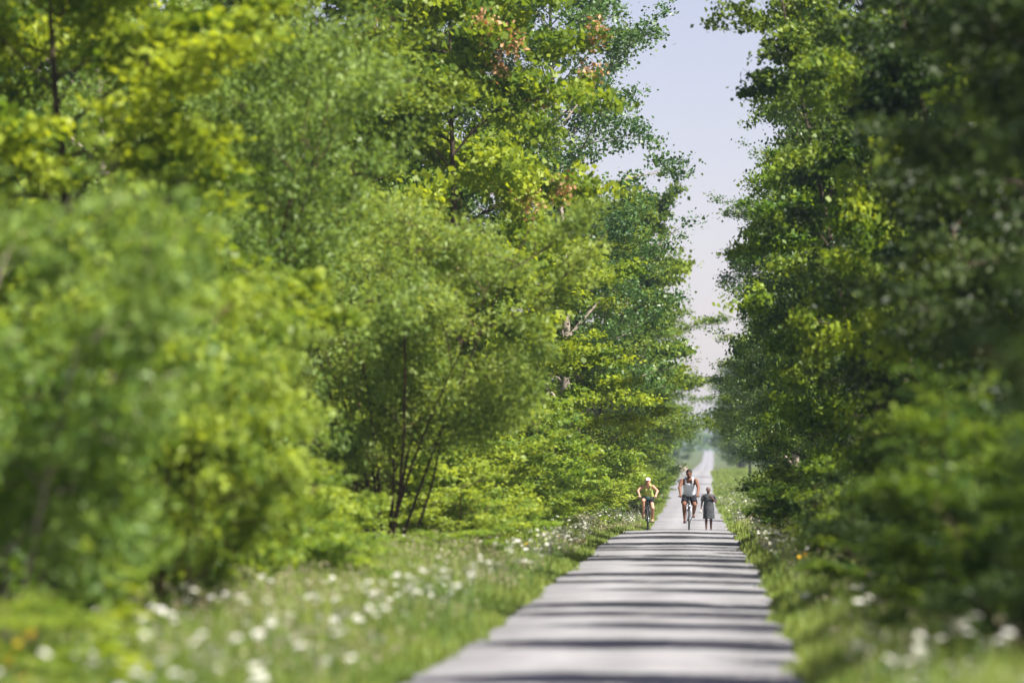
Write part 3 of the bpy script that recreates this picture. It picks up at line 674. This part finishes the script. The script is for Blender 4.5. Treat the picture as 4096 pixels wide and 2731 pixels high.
# the rest of the white flowers, further off: too many to count
def far_flowers(seed, n, side, yr, xr, m, sc_=1.0, r=.034):
    rng = np.random.default_rng(seed)
    nc = n // 14; ccy = rng.uniform(*yr, nc); ccu = rng.random(nc) * xr
    idx = rng.integers(0, nc, n)
    y = ccy[idx] + rng.normal(0, 2.0, n); u = np.clip(ccu[idx] + rng.normal(0, .3, n), .1, None)
    x = np.where(side < 0, edge(y, -1) - u, edge(y, 1) + u)
    z = ground_z(x, y) + rng.uniform(.38, .75, n)
    rr_ = r * rng.uniform(.5, 1.2, n) * sc_
    a = np.arange(6) * np.pi / 3
    ring = np.stack([np.cos(a), np.sin(a)], 1)
    tilt = rng.normal(0, .25, (n, 2)) - np.array([0, .25])
    V = np.stack([x[:, None] + ring[:, 0] * rr_[:, None], y[:, None] + ring[:, 1] * rr_[:, None],
                  z[:, None] + (ring[None] * tilt[:, None]).sum(2) * rr_[:, None] + rng.normal(0, .005, (n, 6))], 2)
    i = np.arange(n)[:, None] * 6
    Fq = np.concatenate([i + np.array([0, 1, 2, 3]), i + np.array([0, 3, 4, 5])])
    o = link('far_wildflowers', mesh_np('far_wildflowers', V.reshape(-1, 3), Fq), m)
    return o
tag(far_flowers(1, 2600, -1, (90, 235), 2.6, M_floret), 'uncounted white wildflowers scattered along the left verge up to the cyclists', 'wildflowers', kind='stuff')
tag(far_flowers(2, 1500, 1, (90, 235), 1.6, M_floret), 'uncounted white wildflowers scattered along the right verge up to the walker', 'wildflowers', kind='stuff')
tag(far_flowers(3, 900, -1, (245, 420), 2.5, M_floret, 1.3), 'tiny white wildflowers on the far left verge', 'wildflowers', kind='stuff')
tag(far_flowers(4, 1400, 1, (230, 420), 3.0, M_floret, 1.3), 'tiny white wildflowers on the far sunlit right verge', 'wildflowers', kind='stuff')

# broad-leaved sapling, low on the left
def big_leaf(seed):
    rng = np.random.default_rng(seed); L_ = 1.0
    V = [(0, 0, 0), (-.32, .22, .05), (-.38, .5, .02), (0, .5, -.04), (.38, .5, .02), (.32, .22, .05), (-.2, .8, -.03), (.2, .8, -.03), (0, 1.02, -.14)]
    Fq = [(0, 1, 2, 3), (0, 3, 4, 5), (3, 2, 6, 8), (3, 8, 7, 4)]
    return mesh_np('leaf', V, Fq, np.full(9, .85))
bl = big_leaf(1); bl.materials.append(M_maple)
def sapling(x, y, H, n, label, seed, ls=.15):
    rr = random.Random(seed)
    t = empty('broadleaf_sapling', (x, y, float(ground_z(x, y)))); tag(t, label, 'sapling')
    s = Soup(); s.tube([(0, 0, -.1), (.03, 0, H * .5), (0, .02, H)], [.012, .009, .004], 6); link('stem', s.mesh('stem', True), M_stemg, t)
    for i in range(n):
        f = .35 + .65 * (i + .5) / n; a = i * 2.4
        o = link('leaf', bl, None, t); o.location = (.05 * math.cos(a), .05 * math.sin(a), H * f)
        o.rotation_euler = (rr.uniform(-.6, .5), rr.uniform(-.4, .4), a); q = ls * rr.uniform(.7, 1.25) * (1.25 - .4 * f); o.scale = (q, q, q)
sapling(-4.15, 40.5, 1.15, 34, 'young plant with big yellow-green leaves low on the left among the flowers', 3, .17)
sapling(-4.0, 37.8, .95, 26, 'broad-leaved plant at the bottom edge near the left corner', 4, .16)
sapling(-5.2, 47, 1.35, 30, 'broad-leaved plant at the foot of the blurred grey-green shrub', 5, .15)
sapling(2.75, 70, 1.9, 40, 'sapling with big bright leaves glowing against the dark right-hand trees', 6, .17)
sapling(1.62, 25, 2.1, 34, 'blurred bright leaves at the right edge in front of the dark trees', 7, .15)

# pale rocks on a bare bank in the distance
rk = empty('rock_pile', (-5.9, 900, float(ground_z(-5.9, 900)) + .0)); tag(rk, 'pale rocks on a bare pinkish bank beyond the cyclists, left of the trail', 'rock pile')
def rock(seed, r, sq=.7):
    bm = bmesh.new(); bmesh.ops.create_icosphere(bm, subdivisions=2, radius=r); rng = random.Random(seed)
    for v in bm.verts: v.co *= rng.uniform(.8, 1.15); v.co.z *= sq
    m = bpy.data.meshes.new('rock'); bm.to_mesh(m); bm.free(); return m
M_rock = mat('pale_rock', (.62, .52, .46), .9, .1, (2, .2)); M_bank = mat('bare_earth', (.30, .23, .19), .95, .05, (1, .25))
bk = link('earth_bank', rock(4, 3.0, .42), M_bank, rk); bk.location = (1.2, 4, .1); bk.scale = (.42, 1.0, .9)
for i, (x, z, r_) in enumerate([(.6, 1.3, .42), (1.25, 1.25, .34), (2.0, .7, .25), (.2, .5, .3)]):
    o = link('rock', rock(10 + i, r_), M_rock, rk); o.location = (x, .2, z - .35)

# ------------------------------------------------------------------ people and bicycles
def remesh(s, name, voxel, m, parent, smooth_it=4):
    me0 = s.mesh('tmp'); o = bpy.data.objects.new('tmp', me0); C.objects.link(o)
    md = o.modifiers.new('r', 'REMESH'); md.mode = 'VOXEL'; md.voxel_size = voxel
    sm = o.modifiers.new('s', 'SMOOTH'); sm.iterations = smooth_it; sm.factor = .5
    dg = bpy.context.evaluated_depsgraph_get(); dg.update()
    me = bpy.data.meshes.new_from_object(o.evaluated_get(dg)); me.name = name
    bpy.data.objects.remove(o); bpy.data.meshes.remove(me0)
    me.polygons.foreach_set('use_smooth', np.ones(len(me.polygons), bool))
    me.materials.clear(); me.materials.append(m)
    return link(name, me, None, parent)

def capsule(s, a, b, ra, rb):
    a, b = np.array(a, float), np.array(b, float)
    s.tube([a, (a * 2 + b) / 3, (a + 2 * b) / 3, b], [ra, ra + (rb - ra) * .3, ra + (rb - ra) * .7, rb], 8)
    s.ell(a, (ra,) * 3, nu=12, nv=8); s.ell(b, (rb,) * 3, nu=12, nv=8)

def loft(s, hip, sh, secs):
    hip = np.array(hip, float); sh = np.array(sh, float); d = unit(sh - hip); w = unit(np.cross(d, [1., 0, 0])); k = 20; V = []; Fq = []
    for (t_, rx, ry) in secs:
        c = hip + (sh - hip) * t_
        for j in range(k):
            a = 2 * math.pi * j / k; V.append(c + np.array([1., 0, 0]) * rx * np.sign(math.cos(a)) * abs(math.cos(a)) ** .85 + w * ry * math.sin(a))
    for i in range(len(secs) - 1):
        for j in range(k): Fq.append((i * k + j, i * k + (j + 1) % k, (i + 1) * k + (j + 1) % k, (i + 1) * k + j))
    for e in (0, (len(secs) - 1) * k):
        for j in range(1, k - 2, 2): Fq.append((e, e + j + 2, e + j + 1, e + j) if e == 0 else (e, e + j, e + j + 1, e + j + 2))
    s.add(V, Fq)

def ik(h, a, l1, l2, fwd=(0, -1, .25)):
    h, a = np.array(h, float), np.array(a, float); d = a - h; D = np.linalg.norm(d)
    D = min(D, l1 + l2 - .005); q = (l1 * l1 - l2 * l2 + D * D) / (2 * D); hh = math.sqrt(max(0, l1 * l1 - q * q))
    u = d / np.linalg.norm(d); f = np.array(fwd, float); f -= u * np.dot(f, u); f /= np.linalg.norm(f)
    return h + u * q + f * hh

def head(s, c, k=1.0):
    c = np.array(c, float)
    s.ell(c + [0, .012, .012], (.076 * k, .098 * k, .100 * k)); s.ell(c + [0, -.022, -.045], (.058 * k, .066 * k, .066 * k))
    s.ell(c + [0, -.092 * k, -.012], (.012, .020, .024), nu=8, nv=6)                 # nose
    s.ell(c + [0, -.078 * k, .028], (.052, .018, .012), nu=10, nv=6)                  # brow
    s.ell(c + [0, -.080 * k, -.052], (.024, .010, .009), nu=8, nv=6)                 # lips
    for sx in (-1, 1): s.ell(c + [sx * .077 * k, .012, -.010], (.010, .020, .030), nu=8, nv=6)

def eyes(t, c, k=1.0):
    for sx in (-1, 1):
        s = Soup(); s.ell(np.array(c) + [sx * .030, -.083 * k, .006], (.011, .008, .008), nu=8, nv=6)
        link('eye', s.mesh('eye', True), M_eye, t)

def grip_hand(s, hx, yb, zb, sx):
    s.ell((hx, yb + .022, zb + .024), (.040, .046, .018), nu=12, nv=8)
    for q, L_ in enumerate((.9, 1.0, .95, .8)):
        x = hx + sx * (-.030 + .0205 * q)
        capsule(s, (x, yb - .008, zb + .030), (x, yb - .008 - .024 * L_, zb + .010), .0088, .0082)
        capsule(s, (x, yb - .008 - .024 * L_, zb + .010), (x, yb - .018 * L_, zb - .022), .0082, .0074)
    capsule(s, (hx - sx * .034, yb + .030, zb + .014), (hx - sx * .050, yb + .004, zb - .004), .0105, .009)
    capsule(s, (hx - sx * .050, yb + .004, zb - .004), (hx - sx * .046, yb - .016, zb - .020), .009, .0078)

def open_hand(s, w, d, side):
    """palm and five relaxed fingers from wrist w along direction d"""
    w = np.array(w, float); d = unit(np.array(d, float)); f = np.array([0, -1., 0]); b_ = np.cross(d, f); b_ /= np.linalg.norm(b_)
    c = w + d * .05
    M = np.stack([b_, d, np.cross(b_, d)], 1)
    s.ell(c, (.038, .052, .016), M, nu=12, nv=8)
    for q, L_ in enumerate((.068, .076, .072, .056)):
        a = w + d * .088 + b_ * (-.028 + .019 * q); m = a + d * L_ * .55 + f * .010; e = m + d * L_ * .4 + f * .024
        capsule(s, a, m, .0085, .008); capsule(s, m, e, .008, .007)
    t0 = w + d * .030 - b_ * .032 * side; t1 = t0 + d * .03 - b_ * .022 * side + f * .012; t2 = t1 + d * .028 + f * .010
    capsule(s, t0, t1, .011, .0095); capsule(s, t1, t2, .0095, .008)

def skin(name, col): return mat(name, col, .55, .3, (30, .06))
M_eye = mat('eye', (.03, .02, .02), .2, .5)
M_black = mat('black_rubber', (.018, .018, .02), .6, .4)
M_blackm = mat('black_paint', (.02, .022, .026), .35, .5)
M_silver = mat('silver_metal', (.52, .55, .60), .35, .5, metal=.6)
M_chain = mat('dark_steel', (.10, .10, .10), .4, .5, metal=.8)
M_wshirt = mat('white_cotton', (.70, .75, .86), .9, .1, (14, .05), bump=.2)
M_lime = mat('lime_jersey', (.42, .50, .13), .85, .15, (14, .06), bump=.2)
M_shorts = mat('black_shorts', (.014, .015, .022), .85, .2, (20, .2), bump=.2)
M_hair = mat('dark_hair', (.025, .016, .013), .7, .3, (60, .3))
M_hairg = mat('grey_hair', (.16, .14, .13), .8, .2, (60, .3))
M_cap = mat('pale_pink_cap', (.80, .66, .60), .85, .1, (30, .06))
M_dress = mat('grey_green_dress', (.075, .080, .085), .9, .1, (9, .35))
M_sandal = mat('brown_sandal', (.13, .06, .04), .7, .3)
M_white = mat('white_plastic', (.75, .75, .73), .4, .4)

def bicycle(x, y, label, frame_m, fork_m, bar_z=.985, bar_w=.60, mirror=False, bag=None, ca=25, wr=.345):
    z0 = float(gz(y)) + .036
    t = empty('bicycle', (x, y, z0)); tag(t, label, 'bicycle')
    yf, yr_ = -.56, .52; bb = np.array([0, .08, .29])
    for yy in (yf, yr_):
        w = Soup(); w.torus((0, 0, 0), wr - .045, .010, n=48, k=6); rim = link('wheel_rim', w.mesh('wheel_rim', True), M_silver, t); rim.location = (0, yy, wr)
        w = Soup(); w.torus((0, 0, 0), wr - .024, .024, n=56, k=10); o = link('tyre', w.mesh('tyre', True), M_black, rim)
        w = Soup()
        for i in range(32):
            a = i * 2 * math.pi / 32; b2 = a + (.35 if i % 2 else -.35); sx = .028 if i % 4 < 2 else -.028
            w.tube([(sx, .018 * math.cos(b2), .018 * math.sin(b2)), (0, (wr - .05) * math.cos(a), (wr - .05) * math.sin(a))], .0012, 3, caps=False)
        link('spokes', w.mesh('spokes'), M_silver, rim)
        w = Soup(); w.tube([(-.055, 0, 0), (-.03, 0, 0), (.03, 0, 0), (.055, 0, 0)], [.008, .02, .02, .008], 8); link('hub', w.mesh('hub', True), M_silver, rim)
    ht0, ht1 = np.array([0, -.46, .73]), np.array([0, -.415, .89]); st = np.array([0, .235, .80]); rear = np.array([0, yr_, wr])
    s = Soup(); s.tube([ht0, ht1], .027, 8); s.tube([ht1 - [0, 0, .03], st - [0, 0, .03]], .016, 8); s.tube([ht0, bb], .020, 8); s.tube([bb, st], .016, 8)
    for sx in (-1, 1):
        e = rear + [sx * .062, 0, 0]
        s.tube([bb + [sx * .03, .02, 0], e], .009, 6); s.tube([st + [sx * .018, 0, -.03], e], .008, 6)
    link('frame', s.mesh('frame', True), frame_m, t)
    s = Soup(); crown = ht0 + [0, -.006, -.02]
    s.tube([crown + [-.062, 0, 0], crown + [.062, 0, 0]], .019, 8)
    for sx in (-1, 1):
        s.tube([crown + [sx * .055, 0, .005], (crown + [sx * .055, yf - crown[1], wr]) / 1 * .5 + crown * .0 + np.array([sx * .0275 * 1, 0, 0]) * 0 + np.array([0, 0, 0]) + (crown + [sx * .055, 0, 0]) * .5 - crown * .5 * 0 - np.array([sx * .055 * 0, crown[1] * 0, crown[2] * 0]) if False else (np.array([sx * .056, (crown[1] + yf) / 2 - .005, (crown[2] + wr) / 2])), [sx * .056, yf, wr]], [.016, .018, .013], 8)
    link('fork', s.mesh('fork', True), fork_m, t)
    s = Soup(); hb = np.array([0, -.40, bar_z]); s.tube([ht1, ht1 + [0, .006, .04], hb + [0, .02, -.01], hb], .014, 8)
    link('handlebar_stem', s.mesh('handlebar_stem', True), M_blackm, t)
    s = Soup(); hw = bar_w / 2
    s.tube([(-hw, -.375, bar_z), (-hw * .5, -.395, bar_z - .002), (-.05, -.40, bar_z - .008), (.05, -.40, bar_z - .008), (hw * .5, -.395, bar_z - .002), (hw, -.375, bar_z)], .0125, 8)
    hbar = link('handlebar', s.mesh('handlebar', True), M_blackm, t)
    for sx in (-1, 1):
        s = Soup(); s.tube([(sx * (hw - .11), -.378, bar_z), (sx * (hw + .012), -.374, bar_z)], .0168, 8); link('grip', s.mesh('grip', True), M_black, hbar)
        s = Soup(); s.tube([(sx * (hw - .13), -.41, bar_z - .012), (sx * (hw - .10), -.44, bar_z - .02), (sx * (hw - .03), -.445, bar_z - .03)], .006, 6); link('brake_lever', s.mesh('brake_lever', True), M_chain, hbar)
        s = Soup(); s.tube([(sx * (hw - .12), -.41, bar_z - .01), (sx * .10, -.49, bar_z + .02), (sx * .03, -.50, bar_z - .12), (0.02 * sx, -.47, .70)], .0028, 4); link('cable', s.mesh('cable', True), M_black, hbar)
    s = Soup(); s.tube([st, (0, .275, .93)], .013, 8); link('seat_post', s.mesh('seat_post', True), M_silver, t)
    s = Soup(); s.ell((0, .34, .945), (.085, .07, .03)); s.tube([(0, .32, .945), (0, .20, .945), (0, .12, .94)], [.05, .028, .018], 8); link('saddle', s.mesh('saddle', True), M_black, t)
    a = R(ca); pd = {}
    s = Soup(); s.torus(bb + [.045, 0, 0], .085, .006, n=28, k=6)
    for q in range(5):
        aa = q * 1.2566; s.tube([bb + [.045, 0, 0], bb + [.045, .085 * math.cos(aa), .085 * math.sin(aa)]], .006, 4)
    link('chainring', s.mesh('chainring', True), M_chain, t)
    s = Soup(); s.tube([bb + [-.06, 0, 0], bb + [.06, 0, 0]], .018, 8)
    for sx, sg in ((-1, 1), (1, -1)):
        p = bb + np.array([sx * .075, -sg * .17 * math.cos(a), -sg * .17 * math.sin(a)]); s.tube([bb + [sx * .062, 0, 0], p], .010, 6); pd[sx] = p + [sx * .055, 0, 0]
    link('crank', s.mesh('crank', True), M_chain, t)
    for sx in (-1, 1):
        s = Soup(); s.box(pd[sx], (.085, .075, .018)); link('pedal', s.mesh('pedal'), M_black, t)
    s = Soup(); cr0 = rear + [.045, 0, 0]
    s.tube([bb + [.045, 0, .085], cr0 + [0, 0, .035]], .004, 4); s.tube([bb + [.045, 0, -.085], cr0 + [0, 0, -.035]], .004, 4); link('chain', s.mesh('chain'), M_chain, t)
    if mirror:
        s = Soup(); s.tube([(hw, -.375, bar_z), (hw + .07, -.39, bar_z - .01), (hw + .11, -.39, bar_z)], .006, 6); s.ell((hw + .15, -.39, bar_z + .005), (.05, .012, .032)); link('mirror', s.mesh('mirror', True), M_black, hbar)
    if bag:
        s = Soup(); s.ell((-.0, -.45, bar_z - .02), (.075, .045, .045)); s.box((0, -.46, bar_z - .055), (.10, .06, .05)); remesh(s, 'handlebar_bag', .008, bag, t, 3)
    return t, pd, z0

def rider(x, y, z0, pd, label, sk, hip, sh, shw, elb, hand, hd, thigh, shin, build, top_m, bottom_m, female=False):
    t = empty('person', (x, y, z0)); tag(t, label, 'person')
    hip, sh, hd = np.array(hip, float), np.array(sh, float), np.array(hd, float); B = build
    s = Soup()
    mid = hip * .55 + sh * .45 + [0, .02, 0]; ch = hip * .25 + sh * .75 + [0, 0, -.02]; q = shw / .205
    wst = .138 if female else .152
    secs = [(-.16, .11, .09), (-.05, .160, .125), (.12, .165 * (.97 if female else 1), .130), (.35, wst, .122), (.60, .168 * q, .124), (.80, .188 * q, .118), (.93, .180 * q, .092), (1.03, .120 * q, .065)]
    loft(s, hip, sh, secs)
    if female:
        for sx in (-1, 1): s.ell(ch + [sx * .065, -.085, -.02], (.055, .050, .055))
    s.ell(sh + [0, 0, -.005], (shw * .86, .075 * B, .062 * B))
    capsule(s, sh + [0, .005, 0], hd + [0, .02, -.07], .060 * B, .052 * B); head(s, hd, 1.03 if not female else .97)
    joints = {}
    for sx in (-1, 1):
        S_ = sh + [sx * shw, 0, -.03]; E = np.array([sx * elb[0], elb[1], elb[2]]); H_ = np.array([sx * hand[0], hand[1] + .055, hand[2] + .030])
        capsule(s, S_, E, .056 * B, .043 * B); capsule(s, E, H_, .044 * B, .028 * B); grip_hand(s, sx * hand[0], hand[1], hand[2], sx)
        foot = pd[sx] + [0, .02, .035]; ank = foot + [0, .075, .07]; Hp = hip + [sx * .09 * B, 0, -.01]
        K = ik(Hp, ank, thigh, shin, (sx * .12, -1, .3))
        capsule(s, Hp, K, .088 * B, .058 * B); capsule(s, K, K * .6 + ank * .4 + [0, .012, 0], .056 * B, .054 * B); capsule(s, K * .6 + ank * .4 + [0, .012, 0], ank, .053 * B, .036)
        capsule(s, ank + [0, .02, -.035], foot + [0, -.09, -.0], .034, .030)
        joints[sx] = (Hp, K, ank, foot, S_)
    remesh(s, 'body', .0065, sk, t)
    # shirt
    s = Soup(); k = .014
    loft(s, hip, sh, [(t_, rx + k, ry + k) for (t_, rx, ry) in secs if -.1 < t_ < .78] + [(.80, .168 * q, .118 + k), (.88, .135 * q, .112)])
    if female:
        for sx in (-1, 1): s.ell(ch + [sx * .065, -.088, -.02], (.058, .053, .058))
    for sx in (-1, 1):
        a0 = ch + [sx * .100 * q, -.116, .02]; a1 = sh + [sx * shw * .50, .005, .058 * B]; a2 = ch + [sx * .095 * q, .10, .06]
        s.tube([a0, a0 * .5 + a1 * .5 + [0, -.050, .012], a1, a2 * .4 + a1 * .6 + [0, .02, 0], a2], .027, 8)
    remesh(s, 'tank_top', .009, top_m, t, 5)
    s = Soup(); s.ell(hip + [0, .0, .02], (.172 * B + .01, .132 * B + .008, .115))
    for sx in (-1, 1):
        Hp, K, ank, foot, S_ = joints[sx]; f = .80 if not female else .55
        s.tube([Hp, Hp * .6 + K * .4, Hp * (1 - f) + K * f], [.100 * B, .096 * B, (.092 if not female else .084) * B], 8)
    remesh(s, 'shorts', .009, bottom_m, t, 3)
    for sx in (-1, 1):
        Hp, K, ank, foot, S_ = joints[sx]
        s = Soup(); s.ell(foot + [0, -.035, -.005], (.042, .105, .028)); s.ell(foot + [0, .055, .0], (.036, .050, .038)); s.ell(foot + [0, -.09, .0], (.044, .055, .026))
        remesh(s, 'shoe', .008, M_sandal if not female else sk_sandal, t, 3)
    eyes(t, hd)
    return t, hd

sk_sandal = mat('tan_sandal', (.52, .33, .24), .7, .2)
MX, MY = -.635, 166.0
bt, pd, z0 = bicycle(MX, MY, 'bicycle with silver fork and mirror ridden by the man in the white tank top', M_blackm, M_silver, .985, .60, mirror=True, ca=28)
t, hd = rider(MX, MY, z0, pd, 'man in white tank top and black shorts riding toward the camera', skin('tanned_skin', (.19, .085, .05)),
              (0, .33, 1.0), (0, .03, 1.47), .205, (.275, -.10, 1.24), (.245, -.376, .985), (0, -.015, 1.635), .45, .44, 1.12, M_wshirt, M_shorts)
s = Soup(); s.ell(hd + [0, .018, .034], (.088, .110, .102)); 
hs = remesh(s, 'hair', .006, M_hair, t, 2)
hs.location = (0, .012, .014)
s = Soup(); s.ell(hd + [0, -.040, -.075], (.050, .052, .035)); remesh(s, 'beard', .006, M_hair, t, 2)

WX, WY = -1.84, 166.2
bt, pd, z0 = bicycle(WX, WY, 'dark bicycle ridden by the woman in the lime green top', M_blackm, M_blackm, .965, .56, bag=mat('teal_bag', (.03, .07, .08), .7, .2), ca=-22)
t, hd = rider(WX, WY, z0, pd, 'woman in lime green top, black shorts and pale pink cap riding toward the camera', skin('fair_skin', (.56, .30, .21)),
              (0, .32, .97), (0, -.02, 1.30), .150, (.285, -.16, 1.14), (.23, -.376, .965), (0, -.13, 1.425), .41, .40, .90, M_lime, M_shorts, female=True)
s = Soup(); s.ell(hd + [0, .012, .045], (.084, .102, .070)); s.ell(hd + [0, -.11, .030], (.066, .075, .012)); remesh(s, 'cap', .006, M_cap, t, 2)
s = Soup(); s.ell(hd + [0, .05, -.01], (.080, .070, .085)); remesh(s, 'hair', .007, mat('brown_hair', (.10, .05, .03), .7, .3), t, 2)

# walker
PX, PY = -.08, 207.0
t = empty('person', (PX, PY, float(gz(PY)) + .036)); tag(t, 'walker in a knee-length grey-green dress on the right side of the trail', 'person')
sk = skin('walker_skin', (.16, .085, .06))
s = Soup(); hd = np.array([-.01, -.02, 1.485]); head(s, hd, .98)
s.ell((0, .01, .86), (.175, .135, .13)); s.ell((0, .01, 1.03), (.155, .13, .16)); s.ell((0, 0, 1.19), (.175, .13, .14)); s.ell((0, 0, 1.30), (.165, .075, .055))
capsule(s, (0, .01, 1.31), hd + [0, .02, -.07], .055, .050)
for sx, fy, lift in ((-1, -.07, 0), (1, .10, .0)):
    Hp = (sx * .09, .01, .82); ank = (sx * .085, fy, .085); K = ik(Hp, ank, .375, .372)
    capsule(s, Hp, K, .085, .055); capsule(s, K, (K + np.array(ank)) / 2 + [0, .012, .02], .052, .050); capsule(s, (K + np.array(ank)) / 2 + [0, .012, .02], ank, .050, .034)
    capsule(s, (ank[0], fy + .02, .045), (ank[0] + sx * .01, fy - .13, .030), .034, .026)
capsule(s, (-.185, 0, 1.275), (-.245, .02, 1.02), .050, .040); capsule(s, (-.245, .02, 1.02), (-.268, -.05, .80), .039, .026); open_hand(s, (-.268, -.05, .80), (-.05, -.10, -1), 1)
capsule(s, (.185, 0, 1.275), (.262, .02, 1.04), .052, .042); capsule(s, (.262, .02, 1.04), (.135, -.15, 1.17), .040, .027); open_hand(s, (.135, -.15, 1.17), (-.7, -.35, .55), -1)
remesh(s, 'body', .0065, sk, t)
s = Soup(); k = 20
prof = [(.44, .215, .185), (.52, .213, .18), (.66, .205, .175), (.82, .205, .168), (.92, .190, .152), (1.02, .175, .150), (1.12, .185, .155), (1.22, .195, .150), (1.29, .175, .110), (1.335, .125, .085)]
V = []; Fq = []
for i, (z, a, b_) in enumerate(prof):
    for j in range(k):
        th = 2 * math.pi * j / k; fold = 1 + (.05 * math.cos(th * 7) if z < .85 else 0) * (1 - (z - .44) / .5)
        V.append((a * fold * math.cos(th), b_ * fold * math.sin(th) + .005, z))
for i in range(len(prof) - 1):
    for j in range(k): Fq.append((i * k + j, i * k + (j + 1) % k, (i + 1) * k + (j + 1) % k, (i + 1) * k + j))
for e in (0, (len(prof) - 1) * k):
    for j in range(1, k - 2, 2): Fq.append((e, e + j + 2, e + j + 1, e + j) if e == 0 else (e, e + j, e + j + 1, e + j + 2))
s.add(V, Fq)
s.tube([(-.13, 0, 1.285), (-.20, 0, 1.24), (-.238, .01, 1.08)], [.062, .066, .066], 8); s.tube([(.13, 0, 1.285), (.20, 0, 1.24), (.248, .01, 1.09)], [.062, .068, .068], 8)
remesh(s, 'dress', .008, M_dress, t, 2)
s = Soup(); s.ell(hd + [0, .022, .020], (.086, .100, .100)); s.ell(hd + [0, .06, -.03], (.07, .06, .08)); remesh(s, 'hair', .006, M_hairg, t, 2)
for sx, fy in ((-1, -.07), (1, .10)):
    s = Soup(); s.ell((sx * .09, fy - .055, .028), (.044, .13, .030)); s.ell((sx * .087, fy + .02, .045), (.036, .05, .045)); remesh(s, 'shoe', .008, mat('grey_shoe', (.10, .11, .13), .7, .3), t, 2)
eyes(t, hd)
s = Soup(); s.tube([(-.285, -.07, .66), (-.285, -.07, .68), (-.282, -.068, .76), (-.281, -.068, .775)], [.026, .030, .030, .018], 8); s.tube([(-.281, -.068, .775), (-.281, -.068, .80)], [.014, .014], 8)
o = link('bottle', s.mesh('bottle', True), M_white); o.location = (PX, PY, float(gz(PY)) + .036); tag(o, 'small white bottle held low in the hand of the walker in the dress', 'bottle')

# ------------------------------------------------------------------ haze
hz = Soup(); hz.box((0, 3200, 19.0), (5000, 7200, 42.0))
m = bpy.data.materials.new('thin_air'); m.use_nodes = True; m.node_tree.nodes.clear()
ou = m.node_tree.nodes.new('ShaderNodeOutputMaterial'); vo = m.node_tree.nodes.new('ShaderNodeVolumePrincipled')
vo.inputs['Color'].default_value = (.62, .78, 1.0, 1); vo.inputs['Density'].default_value = HAZE; vo.inputs['Anisotropy'].default_value = .0
m.node_tree.links.new(vo.outputs[0], ou.inputs['Volume'])
o = link('haze', hz.mesh('haze'), m); tag(o, 'thin summer haze over the trail', 'haze', kind='stuff')
